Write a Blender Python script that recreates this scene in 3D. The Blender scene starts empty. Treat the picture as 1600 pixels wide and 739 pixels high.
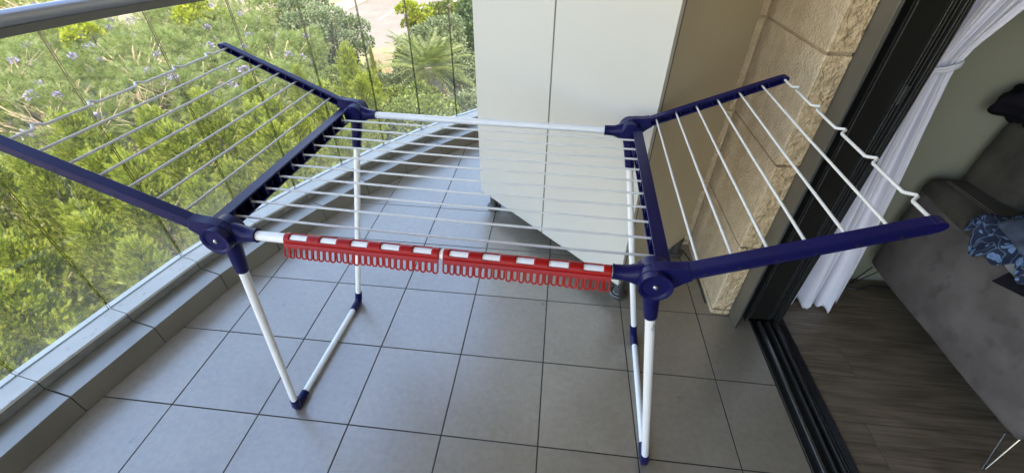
import bpy, math, random
import numpy as np
from mathutils import Vector, Matrix, Euler
R = math.radians
random.seed(4); rng = np.random.default_rng(4)
T = 0.33                                   # one floor tile in metres
sc = bpy.context.scene
COL = sc.collection

# ------------------------------------------------------------------ camera
cam_d = bpy.data.cameras.new('camera'); cam = bpy.data.objects.new('camera', cam_d); COL.objects.link(cam)
pit, yaw, rol = R(38.72), R(-6.1), R(.42)
Fv = Vector((math.sin(yaw)*math.cos(pit), math.cos(yaw)*math.cos(pit), -math.sin(pit)))
r0 = Vector((math.cos(yaw), -math.sin(yaw), 0)); u0 = r0.cross(Fv)
Rv = r0*math.cos(rol)+u0*math.sin(rol); Uv = -r0*math.sin(rol)+u0*math.cos(rol)
M = Matrix((Rv, Uv, -Fv)).transposed().to_4x4()
M.translation = Vector((3.942, -2.06, 4.36))*T
cam.matrix_world = M
cam_d.sensor_width = 36; cam_d.lens = 665/1600*36
cam_d.clip_start = .02; cam_d.clip_end = 600
sc.camera = cam
# ------------------------------------------------------------------ sky, sun, exposure
w = bpy.data.worlds.new('World'); sc.world = w; w.use_nodes = True
nt = w.node_tree; sky = nt.nodes.new('ShaderNodeTexSky'); sky.sky_type = 'NISHITA'
SUN_EL, SUN_ROT = R(60), R(150)            # rotation clockwise from +Y towards +X
sky.sun_disc = False; sky.sun_elevation = SUN_EL; sky.sun_rotation = SUN_ROT
sky.air_density = 1.4; sky.dust_density = .2; sky.ozone_density = 4.0
nt.links.new(sky.outputs[0], nt.nodes['Background'].inputs[0]); nt.nodes['Background'].inputs[1].default_value = .15
sd = bpy.data.lights.new('sun', 'SUN'); sd.energy = 3.1; sd.angle = R(.5); sd.color = (1, .96, .90)
sun = bpy.data.objects.new('sun', sd); COL.objects.link(sun)
sdir = Vector((math.sin(SUN_ROT)*math.cos(SUN_EL), math.cos(SUN_ROT)*math.cos(SUN_EL), math.sin(SUN_EL)))
sun.rotation_euler = sdir.to_track_quat('Z', 'Y').to_euler(); sun.location = sdir*30
sc.view_settings.view_transform = 'Standard'; sc.view_settings.look = 'None'
sc.view_settings.exposure = 2.55; sc.view_settings.gamma = 1; sc.view_settings.use_curve_mapping = False
sc.view_settings.use_white_balance = True; sc.view_settings.white_balance_temperature = 7900; sc.view_settings.white_balance_tint = 20
sc.cycles.max_bounces = 10; sc.cycles.diffuse_bounces = 5; sc.cycles.glossy_bounces = 4
sc.cycles.transparent_max_bounces = 16; sc.cycles.transmission_bounces = 4

# ------------------------------------------------------------------ materials
def newmat(name):
    m = bpy.data.materials.new(name); m.use_nodes = True
    return m, m.node_tree, m.node_tree.nodes['Principled BSDF']
def lin(c): return (c[0], c[1], c[2], 1)
def mat(name, base, rough=.5, metal=0, c2=None, nscale=5, ndetail=4, bump=0, bscale=40, bdist=.002, coat=0, rvar=0, stretch=None, spec=None, nfac=(.35, .65), c3=None, c3scale=60, c3rng=(.62, .75)):
    m, t, b = newmat(name); L = t.links.new
    b.inputs['Base Color'].default_value = lin(base); b.inputs['Roughness'].default_value = rough
    b.inputs['Metallic'].default_value = metal; b.inputs['Coat Weight'].default_value = coat
    if spec is not None: b.inputs['Specular IOR Level'].default_value = spec
    tc = t.nodes.new('ShaderNodeTexCoord'); mp = t.nodes.new('ShaderNodeMapping'); L(tc.outputs['Object'], mp.inputs[0])
    if stretch: mp.inputs['Scale'].default_value = stretch
    if c2:
        n = t.nodes.new('ShaderNodeTexNoise'); n.inputs['Scale'].default_value = nscale; n.inputs['Detail'].default_value = ndetail
        L(mp.outputs[0], n.inputs[0]); r = t.nodes.new('ShaderNodeValToRGB'); L(n.outputs[0], r.inputs[0])
        r.color_ramp.elements[0].color = lin(base); r.color_ramp.elements[1].color = lin(c2)
        r.color_ramp.elements[0].position = nfac[0]; r.color_ramp.elements[1].position = nfac[1]
        out = r.outputs[0]
        if c3:
            n3 = t.nodes.new('ShaderNodeTexNoise'); n3.inputs['Scale'].default_value = c3scale; n3.inputs['Detail'].default_value = 3
            L(mp.outputs[0], n3.inputs[0]); mr = t.nodes.new('ShaderNodeMapRange'); L(n3.outputs[0], mr.inputs[0])
            mr.inputs[1].default_value, mr.inputs[2].default_value = c3rng
            mx = t.nodes.new('ShaderNodeMix'); mx.data_type = 'RGBA'; L(mr.outputs[0], mx.inputs[0]); L(out, mx.inputs[6]); mx.inputs[7].default_value = lin(c3)
            out = mx.outputs[2]
        L(out, b.inputs['Base Color'])
        if rvar:
            mr = t.nodes.new('ShaderNodeMapRange'); L(n.outputs[0], mr.inputs[0])
            mr.inputs[1].default_value, mr.inputs[2].default_value = .3, .7
            mr.inputs[3].default_value = rough-rvar; mr.inputs[4].default_value = rough+rvar; L(mr.outputs[0], b.inputs['Roughness'])
    if bump:
        n2 = t.nodes.new('ShaderNodeTexNoise'); n2.inputs['Scale'].default_value = bscale; n2.inputs['Detail'].default_value = 6
        L(mp.outputs[0], n2.inputs[0]); bp = t.nodes.new('ShaderNodeBump'); bp.inputs['Strength'].default_value = bump; bp.inputs['Distance'].default_value = bdist
        L(n2.outputs[0], bp.inputs['Height']); L(bp.outputs[0], b.inputs['Normal'])
    return m
def leafmat(name, ca, cb, trans=.4, tcol=None, rough=.5):
    """foliage: a random tint per leaf island, light passing through the leaf"""
    m = bpy.data.materials.new(name); m.use_nodes = True; t = m.node_tree; t.nodes.clear(); L = t.links.new
    o = t.nodes.new('ShaderNodeOutputMaterial'); g = t.nodes.new('ShaderNodeNewGeometry'); r = t.nodes.new('ShaderNodeValToRGB')
    L(g.outputs['Random Per Island'], r.inputs[0]); r.color_ramp.elements[0].color = lin(ca); r.color_ramp.elements[1].color = lin(cb)
    d = t.nodes.new('ShaderNodeBsdfPrincipled'); d.inputs['Roughness'].default_value = rough; d.inputs['Specular IOR Level'].default_value = .35
    tr = t.nodes.new('ShaderNodeBsdfTranslucent'); mx = t.nodes.new('ShaderNodeMixShader'); mx.inputs[0].default_value = trans
    mul = t.nodes.new('ShaderNodeMix'); mul.data_type = 'RGBA'; mul.blend_type = 'MULTIPLY'; mul.inputs[0].default_value = 1
    mul.inputs[7].default_value = lin(tcol or (1.8, 1.9, .8)); L(r.outputs[0], mul.inputs[6])
    L(r.outputs[0], d.inputs['Base Color']); L(mul.outputs[2], tr.inputs[0]); L(d.outputs[0], mx.inputs[1]); L(tr.outputs[0], mx.inputs[2]); L(mx.outputs[0], o.inputs[0])
    return m

def tilemat():
    m, t, b = newmat('floor_porcelain'); L = t.links.new
    tc = t.nodes.new('ShaderNodeTexCoord'); g = t.nodes.new('ShaderNodeNewGeometry')
    add = t.nodes.new('ShaderNodeVectorMath'); add.operation = 'ADD'
    sc_ = t.nodes.new('ShaderNodeVectorMath'); sc_.operation = 'SCALE'; sc_.inputs[0].default_value = (7, 3, 0)
    L(g.outputs['Random Per Island'], sc_.inputs['Scale']); L(tc.outputs['Object'], add.inputs[0]); L(sc_.outputs[0], add.inputs[1])
    n = t.nodes.new('ShaderNodeTexNoise'); n.inputs['Scale'].default_value = 7; n.inputs['Detail'].default_value = 8; n.inputs['Roughness'].default_value = .62
    L(add.outputs[0], n.inputs[0]); r = t.nodes.new('ShaderNodeValToRGB'); L(n.outputs[0], r.inputs[0])
    r.color_ramp.elements[0].position = .32; r.color_ramp.elements[0].color = (.178, .149, .113, 1)
    r.color_ramp.elements[1].position = .70; r.color_ramp.elements[1].color = (.216, .182, .139, 1)
    # thin pale scuffs
    n2 = t.nodes.new('ShaderNodeTexNoise'); n2.inputs['Scale'].default_value = 9; n2.inputs['Detail'].default_value = 5; n2.inputs['Distortion'].default_value = 2.2
    L(add.outputs[0], n2.inputs[0]); r2 = t.nodes.new('ShaderNodeValToRGB'); L(n2.outputs[0], r2.inputs[0])
    e = r2.color_ramp.elements; e[0].position = .485; e[0].color = (0, 0, 0, 1); e[1].position = .5; e[1].color = (1, 1, 1, 1); k = e.new(.515); k.color = (0, 0, 0, 1)
    n3 = t.nodes.new('ShaderNodeTexNoise'); n3.inputs['Scale'].default_value = 4; L(tc.outputs['Object'], n3.inputs[0])
    mr = t.nodes.new('ShaderNodeMapRange'); L(n3.outputs[0], mr.inputs[0]); mr.inputs[1].default_value = .5; mr.inputs[2].default_value = .7; mr.inputs[4].default_value = .22
    ml = t.nodes.new('ShaderNodeMath'); ml.operation = 'MULTIPLY'; L(r2.outputs[0], ml.inputs[0]); L(mr.outputs[0], ml.inputs[1])
    mx = t.nodes.new('ShaderNodeMix'); mx.data_type = 'RGBA'; L(ml.outputs[0], mx.inputs[0]); L(r.outputs[0], mx.inputs[6]); mx.inputs[7].default_value = (.34, .33, .31, 1)
    ng = t.nodes.new('ShaderNodeTexNoise'); ng.inputs['Scale'].default_value = 48; ng.inputs['Detail'].default_value = 6; ng.inputs['Roughness'].default_value = .7; L(add.outputs[0], ng.inputs[0])
    gm = t.nodes.new('ShaderNodeMapRange'); L(ng.outputs[0], gm.inputs[0]); gm.inputs[1].default_value = .3; gm.inputs[2].default_value = .7; gm.inputs[3].default_value = .80; gm.inputs[4].default_value = 1.2
    vw = t.nodes.new('ShaderNodeTexVoronoi'); vw.feature = 'DISTANCE_TO_EDGE'; vw.inputs['Scale'].default_value = 5.5
    wa = t.nodes.new('ShaderNodeMix'); wa.data_type = 'RGBA'; wa.inputs[0].default_value = .25; L(tc.outputs['Object'], wa.inputs[6]); L(n.outputs[1], wa.inputs[7]); L(wa.outputs[2], vw.inputs[0])
    wr_ = t.nodes.new('ShaderNodeMapRange'); L(vw.outputs[0], wr_.inputs[0]); wr_.inputs[1].default_value = 0; wr_.inputs[2].default_value = .03; wr_.inputs[3].default_value = 1.07; wr_.inputs[4].default_value = 1.0
    gg = t.nodes.new('ShaderNodeMath'); gg.operation = 'MULTIPLY'; L(gm.outputs[0], gg.inputs[0]); L(wr_.outputs[0], gg.inputs[1])
    hg = t.nodes.new('ShaderNodeHueSaturation'); L(gg.outputs[0], hg.inputs['Value']); L(mx.outputs[2], hg.inputs['Color']); mx = hg
    # brightness per tile
    v = t.nodes.new('ShaderNodeMapRange'); L(g.outputs['Random Per Island'], v.inputs[0]); v.inputs[3].default_value = .92; v.inputs[4].default_value = 1.08
    hs = t.nodes.new('ShaderNodeHueSaturation'); L(v.outputs[0], hs.inputs['Value']); L(mx.outputs[0], hs.inputs['Color']); L(hs.outputs[0], b.inputs['Base Color'])
    rr = t.nodes.new('ShaderNodeMapRange'); L(n.outputs[0], rr.inputs[0]); rr.inputs[1].default_value = .3; rr.inputs[2].default_value = .7; rr.inputs[3].default_value = .27; rr.inputs[4].default_value = .38
    L(rr.outputs[0], b.inputs['Roughness']); b.inputs['Specular IOR Level'].default_value = .9; b.inputs['Coat Weight'].default_value = 1; b.inputs['Coat Roughness'].default_value = .30; b.inputs['Coat IOR'].default_value = 1.95
    nb = t.nodes.new('ShaderNodeTexNoise'); nb.inputs['Scale'].default_value = 160; nb.inputs['Detail'].default_value = 3; L(tc.outputs['Object'], nb.inputs[0])
    bp = t.nodes.new('ShaderNodeBump'); bp.inputs['Strength'].default_value = .12; bp.inputs['Distance'].default_value = .001; L(nb.outputs[0], bp.inputs['Height']); L(bp.outputs[0], b.inputs['Normal'])
    return m

def woodmat():
    m, t, b = newmat('laminate_oak'); L = t.links.new
    g = t.nodes.new('ShaderNodeNewGeometry'); tc = t.nodes.new('ShaderNodeTexCoord')
    sc_ = t.nodes.new('ShaderNodeVectorMath'); sc_.operation = 'SCALE'; sc_.inputs[0].default_value = (9, 5, 2)
    L(g.outputs['Random Per Island'], sc_.inputs['Scale']); add = t.nodes.new('ShaderNodeVectorMath'); add.operation = 'ADD'
    L(tc.outputs['Object'], add.inputs[0]); L(sc_.outputs[0], add.inputs[1])
    mp = t.nodes.new('ShaderNodeMapping'); mp.inputs['Scale'].default_value = (1.6, 11, 1); L(add.outputs[0], mp.inputs[0])
    n = t.nodes.new('ShaderNodeTexNoise'); n.inputs['Scale'].default_value = 1.0; n.inputs['Detail'].default_value = 3; n.inputs['Distortion'].default_value = .6; L(mp.outputs[0], n.inputs[0])
    mm = t.nodes.new('ShaderNodeMath'); mm.operation = 'MULTIPLY'; mm.inputs[1].default_value = 26; L(n.outputs[0], mm.inputs[0])
    sn = t.nodes.new('ShaderNodeMath'); sn.operation = 'SINE'; L(mm.outputs[0], sn.inputs[0])
    mr = t.nodes.new('ShaderNodeMapRange'); L(sn.outputs[0], mr.inputs[0]); mr.inputs[1].default_value = -1
    mp2 = t.nodes.new('ShaderNodeMapping'); mp2.inputs['Scale'].default_value = (5, 120, 1); L(add.outputs[0], mp2.inputs[0])
    n2 = t.nodes.new('ShaderNodeTexNoise'); n2.inputs['Scale'].default_value = 1; n2.inputs['Detail'].default_value = 6; L(mp2.outputs[0], n2.inputs[0])
    a2 = t.nodes.new('ShaderNodeMath'); a2.operation = 'MULTIPLY_ADD'; L(mr.outputs[0], a2.inputs[0]); a2.inputs[1].default_value = .22; L(n2.outputs[0], a2.inputs[2])
    r = t.nodes.new('ShaderNodeValToRGB'); L(a2.outputs[0], r.inputs[0])
    r.color_ramp.elements[0].position = .3; r.color_ramp.elements[0].color = (.080, .057, .036, 1)
    r.color_ramp.elements[1].position = .95; r.color_ramp.elements[1].color = (.235, .175, .118, 1)
    L(r.outputs[0], b.inputs['Base Color']); b.inputs['Roughness'].default_value = .38
    bp = t.nodes.new('ShaderNodeBump'); bp.inputs['Strength'].default_value = .25; bp.inputs['Distance'].default_value = .001; L(a2.outputs[0], bp.inputs['Height']); L(bp.outputs[0], b.inputs['Normal'])
    return m

def glassmat():
    """clear pane with a reflecting face and a thin film of dust, thicker towards its foot and its edges"""
    m = bpy.data.materials.new('dusty_glass'); m.use_nodes = True; t = m.node_tree; t.nodes.clear(); L = t.links.new
    o = t.nodes.new('ShaderNodeOutputMaterial')
    tr = t.nodes.new('ShaderNodeBsdfTransparent'); tr.inputs[0].default_value = (.96, .98, .97, 1)
    gl = t.nodes.new('ShaderNodeBsdfGlossy'); gl.inputs['Roughness'].default_value = .02
    fr = t.nodes.new('ShaderNodeFresnel'); gb = t.nodes.new('ShaderNodeNewGeometry'); im = t.nodes.new('ShaderNodeMapRange'); L(gb.outputs['Backfacing'], im.inputs[0]); im.inputs[3].default_value = 1.40; im.inputs[4].default_value = 1/1.40; L(im.outputs[0], fr.inputs[0])
    mx = t.nodes.new('ShaderNodeMixShader'); L(fr.outputs[0], mx.inputs[0]); L(tr.outputs[0], mx.inputs[1]); L(gl.outputs[0], mx.inputs[2])
    df = t.nodes.new('ShaderNodeBsdfDiffuse'); df.inputs[0].default_value = (.72, .72, .68, 1)
    tl = t.nodes.new('ShaderNodeBsdfTranslucent'); tl.inputs[0].default_value = (.72, .72, .68, 1)
    dd = t.nodes.new('ShaderNodeMixShader'); dd.inputs[0].default_value = .5; L(df.outputs[0], dd.inputs[1]); L(tl.outputs[0], dd.inputs[2])
    tc = t.nodes.new('ShaderNodeTexCoord'); sx = t.nodes.new('ShaderNodeSeparateXYZ'); L(tc.outputs['Object'], sx.inputs[0])
    low = t.nodes.new('ShaderNodeMapRange'); L(sx.outputs[2], low.inputs[0]); low.inputs[1].default_value = .14; low.inputs[2].default_value = .5; low.inputs[3].default_value = .075; low.inputs[4].default_value = .016
    n = t.nodes.new('ShaderNodeTexNoise'); n.inputs['Scale'].default_value = 3; n.inputs['Detail'].default_value = 5; L(tc.outputs['Object'], n.inputs[0])
    nm = t.nodes.new('ShaderNodeMapRange'); L(n.outputs[0], nm.inputs[0]); nm.inputs[1].default_value = .3; nm.inputs[2].default_value = .7; nm.inputs[3].default_value = .6; nm.inputs[4].default_value = 1.7
    sp = t.nodes.new('ShaderNodeTexNoise'); sp.inputs['Scale'].default_value = 130; sp.inputs['Detail'].default_value = 2; L(tc.outputs['Object'], sp.inputs[0])
    sm = t.nodes.new('ShaderNodeMapRange'); L(sp.outputs[0], sm.inputs[0]); sm.inputs[1].default_value = .55; sm.inputs[2].default_value = .75; sm.inputs[3].default_value = .8; sm.inputs[4].default_value = 2.2
    m1 = t.nodes.new('ShaderNodeMath'); m1.operation = 'MULTIPLY'; L(low.outputs[0], m1.inputs[0]); L(nm.outputs[0], m1.inputs[1])
    m2 = t.nodes.new('ShaderNodeMath'); m2.operation = 'MULTIPLY'; L(m1.outputs[0], m2.inputs[0]); L(sm.outputs[0], m2.inputs[1])
    fin = t.nodes.new('ShaderNodeMixShader'); L(m2.outputs[0], fin.inputs[0]); L(mx.outputs[0], fin.inputs[1]); L(dd.outputs[0], fin.inputs[2]); L(fin.outputs[0], o.inputs[0])
    return m

def floralmat():
    m, t, b = newmat('floral_cotton'); L = t.links.new
    tc = t.nodes.new('ShaderNodeTexCoord'); n = t.nodes.new('ShaderNodeTexNoise'); n.inputs['Scale'].default_value = 9; L(tc.outputs['Object'], n.inputs[0])
    ad = t.nodes.new('ShaderNodeMix'); ad.data_type = 'RGBA'; ad.inputs[0].default_value = .12; L(tc.outputs['Object'], ad.inputs[6]); L(n.outputs[1], ad.inputs[7])
    mp = t.nodes.new('ShaderNodeMapping'); mp.inputs['Scale'].default_value = (1.7, 1, 1); mp.inputs['Rotation'].default_value = (0, 0, .7); L(ad.outputs[2], mp.inputs[0])
    v = t.nodes.new('ShaderNodeTexVoronoi'); v.inputs['Scale'].default_value = 40; L(mp.outputs[0], v.inputs[0])
    r = t.nodes.new('ShaderNodeValToRGB'); L(v.outputs['Distance'], r.inputs[0]); e = r.color_ramp.elements
    e[0].position = .0; e[0].color = (.06, .13, .26, 1); e[1].position = .33; e[1].color = (.11, .21, .38, 1)
    k = e.new(.36); k.color = (.006, .015, .045, 1)
    v2 = t.nodes.new('ShaderNodeTexVoronoi'); v2.feature = 'DISTANCE_TO_EDGE'; v2.inputs['Scale'].default_value = 22; L(mp.outputs[0], v2.inputs[0])
    r2 = t.nodes.new('ShaderNodeValToRGB'); L(v2.outputs[0], r2.inputs[0]); e = r2.color_ramp.elements
    e[0].position = .02; e[0].color = (1, 1, 1, 1); e[1].position = .04; e[1].color = (0, 0, 0, 1)
    mx = t.nodes.new('ShaderNodeMix'); mx.data_type = 'RGBA'; L(r2.outputs[0], mx.inputs[0]); L(r.outputs[0], mx.inputs[6]); mx.inputs[7].default_value = (.07, .12, .2, 1)
    L(mx.outputs[2], b.inputs['Base Color']); b.inputs['Roughness'].default_value = .85
    return m

m_tile = tilemat(); m_wood = woodmat(); m_glass = glassmat(); m_floral = floralmat()
m_gedge = mat('cut_glass_edge', (.015, .028, .022), .12, spec=.6)
m_grout = mat('grout', (.032, .028, .023), .9, c2=(.07, .062, .05), nscale=3)
m_kerb = mat('kerb_porcelain', (.095, .077, .046), .42, c2=(.122, .10, .064), nscale=9, ndetail=7, bump=.15, bscale=90, bdist=.001, spec=.6)
m_alu = mat('brushed_aluminium', (.46, .47, .45), .38, c2=(.54, .54, .51), nscale=9, ndetail=6, metal=.0, bump=.05, bscale=200, spec=.5, c3=(.38, .37, .34), c3scale=24, c3rng=(.64, .72))
m_aludark = mat('rail_aluminium_underside', (.12, .12, .105), .5, metal=.3)
m_rail = mat('rail_aluminium', (.30, .31, .33), .32, metal=.6)
m_rubber = mat('black_seal', (.012, .012, .012), .6)
m_sill_face = mat('sill_profile_face', (.15, .15, .135), .55, c2=(.2, .195, .17), nscale=30, metal=.1)
m_frame = mat('frame_anodised', (.12, .112, .092), .42, c2=(.15, .14, .115), nscale=6, metal=.35, bump=.05, bscale=150)
m_frame_dark = mat('frame_dark_profile', (.022, .022, .02), .36, metal=.5)  # near-black metal of the door stile and track bed
m_track = mat('track_dark_metal', (.07, .07, .068), .36, metal=.75)
m_track_edge = mat('track_bare_edge', (.22, .23, .24), .24, metal=.9)
m_stone = mat('limestone_dressed', (.55, .42, .27), .85, c2=(.66, .52, .355), nscale=22, ndetail=9, bump=1.0, bscale=105, bdist=.012)
m_stone_rough = mat('limestone_rockface', (.50, .36, .21), .9, c2=(.66, .50, .32), nscale=38, ndetail=9, bump=1.0, bscale=48, bdist=.035)
m_mortar = mat('mortar', (.36, .265, .16), .95, c2=(.43, .325, .205), nscale=40, bump=.6, bscale=140)
m_plaster = mat('plaster_ceiling', (.68, .60, .46), .9)
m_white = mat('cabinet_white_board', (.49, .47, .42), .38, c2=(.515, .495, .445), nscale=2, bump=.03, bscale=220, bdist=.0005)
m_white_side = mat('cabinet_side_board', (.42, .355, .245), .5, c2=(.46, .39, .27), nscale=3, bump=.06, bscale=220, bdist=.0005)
m_edge = mat('cabinet_door_edge', (.12, .10, .085), .5)
m_blackplastic = mat('black_plastic', (.02, .019, .018), .4)
m_darkmetal = mat('cabinet_foot_metal', (.10, .095, .09), .35, metal=.6)
m_blue = mat('navy_plastic', (.0035, .0045, .054), .36, c2=(.005, .006, .066), nscale=9, bump=.04, bscale=300, bdist=.0005, spec=.22)
m_tube = mat('white_enamel_tube', (.74, .75, .76), .28, c2=(.78, .78, .78), nscale=12, spec=.5)
m_rod = mat('white_coated_wire', (.62, .61, .58), .35)
m_steel = mat('rivet_steel', (.6, .6, .6), .22, metal=1)
m_red = mat('red_plastic', (.30, .004, .005), .38, c2=(.35, .006, .006), nscale=12, spec=.25)
m_ink = mat('label_ink', (.05, .05, .06), .7)
m_curtain = mat('curtain_voile', (.68, .68, .77), .9, c2=(.74, .74, .83), nscale=6, bump=.35, bscale=420, bdist=.0008)
m_suede = mat('grey_suede', (.082, .070, .068), .95, c2=(.125, .110, .108), nscale=7, ndetail=8, bump=.3, bscale=160, nfac=(.38, .66), c3=(.066, .056, .056), c3scale=16, c3rng=(.54, .72))
m_suede_dark = mat('brown_grey_suede', (.040, .036, .031), .92, c2=(.075, .068, .058), nscale=9, ndetail=8, bump=.3, bscale=160)
m_stitch = mat('pale_stitching', (.16, .15, .125), .8)
m_chrome = mat('chrome', (.35, .36, .38), .2, metal=1)
m_black_cloth = mat('black_cotton', (.006, .006, .009), .95, c2=(.013, .012, .018), nscale=12, bump=.3, bscale=200, spec=.1)
m_denim = mat('blue_grey_cotton', (.028, .045, .075), .9, c2=(.06, .085, .13), nscale=22, ndetail=6, bump=.4, bscale=60)
m_greycloth = mat('grey_jersey', (.13, .16, .17), .9, c2=(.18, .21, .22), nscale=30)
m_intwall = mat('interior_paint', (.24, .245, .19), .9, c2=(.27, .275, .215), nscale=3, bump=.15, bscale=150)
m_soil = mat('dry_soil', (.13, .105, .06), .95, c2=(.21, .165, .105), nscale=.35, ndetail=9, c3=(.16, .17, .07), c3scale=1.2, c3rng=(.52, .6))
m_road = mat('sunbleached_asphalt', (.125, .11, .093), .9, c2=(.15, .134, .113), nscale=.5, ndetail=8)
m_pave = mat('pavement_stone', (.21, .17, .125), .9, c2=(.26, .215, .165), nscale=2)
m_paint = mat('road_paint', (.40, .38, .34), .7)
m_bark = mat('bark', (.10, .08, .06), .9, c2=(.17, .14, .105), nscale=14, bump=.5, bscale=30)
m_palebark = mat('pale_dry_bark', (.26, .205, .13), .9, c2=(.36, .29, .19), nscale=14)
m_l_cyp = leafmat('cypress_leaves', (.028, .060, .008), (.27, .30, .045), .42)
m_l_fic = leafmat('broad_leaves', (.02, .046, .010), (.18, .22, .05), .38)
m_l_dark = leafmat('dark_leaves', (.018, .042, .014), (.05, .10, .028), .25)
m_l_jac = leafmat('fern_leaves', (.055, .09, .028), (.21, .25, .085), .42)
m_l_olive = leafmat('olive_leaves', (.07, .10, .05), (.15, .19, .10), .3)
m_l_palm = leafmat('palm_leaves', (.07, .10, .03), (.17, .20, .07), .3)
m_l_yel = leafmat('lime_leaves', (.15, .19, .012), (.27, .29, .02), .45)
m_flower = leafmat('violet_petals', (.20, .18, .30), (.34, .30, .45), .3, tcol=(1, 1, 1))

_b = m_kerb.node_tree.nodes['Principled BSDF']; _b.inputs['Coat Weight'].default_value = 1; _b.inputs['Coat Roughness'].default_value = .3; _b.inputs['Coat IOR'].default_value = 2.2
# ------------------------------------------------------------------ builders
ROOTLOC = {}
class MB:
    """collects vertices and faces (world metres) and links them as one mesh object"""
    def __init__(s): s.v = []; s.f = []; s.fm = []; s.mi = 0
    def add(s, vs, fs):
        b = len(s.v); s.v += [tuple(x) for x in vs]; s.f += [tuple(b+i for i in f) for f in fs]; s.fm += [s.mi]*len(fs)
    def box(s, c, sx, sy, sz, ax=None):
        ax = ax or (Vector((1, 0, 0)), Vector((0, 1, 0)), Vector((0, 0, 1))); c = Vector(c)
        vs = [c+ax[0]*(i*sx/2)+ax[1]*(j*sy/2)+ax[2]*(k*sz/2) for k in (-1, 1) for j in (-1, 1) for i in (-1, 1)]
        s.add(vs, [(0, 2, 3, 1), (4, 5, 7, 6), (0, 1, 5, 4), (2, 6, 7, 3), (0, 4, 6, 2), (1, 3, 7, 5)])
    def bb(s, x0, x1, y0, y1, z0, z1): s.box(((x0+x1)/2, (y0+y1)/2, (z0+z1)/2), x1-x0, y1-y0, z1-z0)
    def prism(s, poly, z0, z1):
        n = len(poly); vs = [(p[0], p[1], z0) for p in poly]+[(p[0], p[1], z1) for p in poly]
        fs = [tuple(range(n-1, -1, -1)), tuple(range(n, 2*n))]+[(i, (i+1) % n, n+(i+1) % n, n+i) for i in range(n)]
        s.add(vs, fs)
    def extrude(s, poly3, d):
        n = len(poly3); d = Vector(d); vs = [Vector(p) for p in poly3]+[Vector(p)+d for p in poly3]
        s.add(vs, [tuple(range(n-1, -1, -1)), tuple(range(n, 2*n))]+[(i, (i+1) % n, n+(i+1) % n, n+i) for i in range(n)])
    def tube(s, pts, r, n=12, cap=True, flat=1.0):
        pts = [Vector(p) for p in pts]; k = len(pts); rs = r if isinstance(r, (list, tuple)) else [r]*k
        rings = []; up = None
        for i, p in enumerate(pts):
            d = (pts[min(i+1, k-1)]-pts[max(i-1, 0)]).normalized()
            if up is None:
                up = Vector((0, 0, 1)) if abs(d.z) < .9 else Vector((0, 1, 0))
            a = d.cross(up).normalized(); up = a.cross(d).normalized()
            rings.append([p+(a*math.cos(2*math.pi*j/n)+up*math.sin(2*math.pi*j/n)*flat)*rs[i] for j in range(n)])
        vs = [v for rg in rings for v in rg]; fs = []
        for i in range(k-1):
            for j in range(n):
                fs.append((i*n+j, i*n+(j+1) % n, (i+1)*n+(j+1) % n, (i+1)*n+j))
        if cap: fs += [tuple(range(n-1, -1, -1)), tuple((k-1)*n+j for j in range(n))]
        s.add(vs, fs)
    def lathe(s, o, axis, prof, n=40):
        """prof: list of (distance along axis, radius)"""
        o = Vector(o); d = Vector(axis).normalized(); a = d.orthogonal().normalized(); b = d.cross(a)
        vs = []; fs = []
        for (t, r) in prof:
            for j in range(n):
                th = 2*math.pi*j/n; vs.append(o+d*t+(a*math.cos(th)+b*math.sin(th))*max(r, 1e-5))
        for i in range(len(prof)-1):
            for j in range(n): fs.append((i*n+j, i*n+(j+1) % n, (i+1)*n+(j+1) % n, (i+1)*n+j))
        s.add(vs, fs)
    def build(s, name, mats, parent=None, bevel=0, bseg=2, smooth=True, sharp=35, subsurf=0, solid=0):
        off = ROOTLOC.get(parent.name, Vector()) if parent else Vector()
        me = bpy.data.meshes.new(name)
        me.from_pydata([tuple(Vector(v)-off) for v in s.v], [], s.f)
        ms = mats if isinstance(mats, (list, tuple)) else [mats]
        for m in ms: me.materials.append(m)
        if len(ms) > 1: me.polygons.foreach_set('material_index', s.fm)
        if smooth:
            me.polygons.foreach_set('use_smooth', [True]*len(me.polygons)); me.set_sharp_from_angle(angle=R(sharp))
        me.update()
        o = bpy.data.objects.new(name, me); COL.objects.link(o)
        if parent: o.parent = parent; ROOTLOC[o.name] = off
        else: ROOTLOC[o.name] = Vector()
        if solid:
            md = o.modifiers.new('solid', 'SOLIDIFY'); md.thickness = solid; md.offset = 0
        if subsurf:
            md = o.modifiers.new('sub', 'SUBSURF'); md.levels = subsurf; md.render_levels = subsurf
        if bevel:
            md = o.modifiers.new('bevel', 'BEVEL'); md.width = bevel; md.segments = bseg; md.limit_method = 'ANGLE'; md.angle_limit = R(40); md.harden_normals = True
        return o
def tag(o, label, cat, group=None, kind=None):
    if kind: o['kind'] = kind
    if label: o['label'] = label
    if cat: o['category'] = cat
    if group: o['group'] = group
    return o
def thing(name, loc, label, cat, group=None):
    o = bpy.data.objects.new(name, None); COL.objects.link(o); o.location = loc; o.empty_display_size = .1
    ROOTLOC[o.name] = Vector(loc); return tag(o, label, cat, group)
def struct(o): o['kind'] = 'structure'; return o
V = Vector
def P(x, y, z=0): return Vector((x*T, y*T, z*T))            # a point given in tile units

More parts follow.
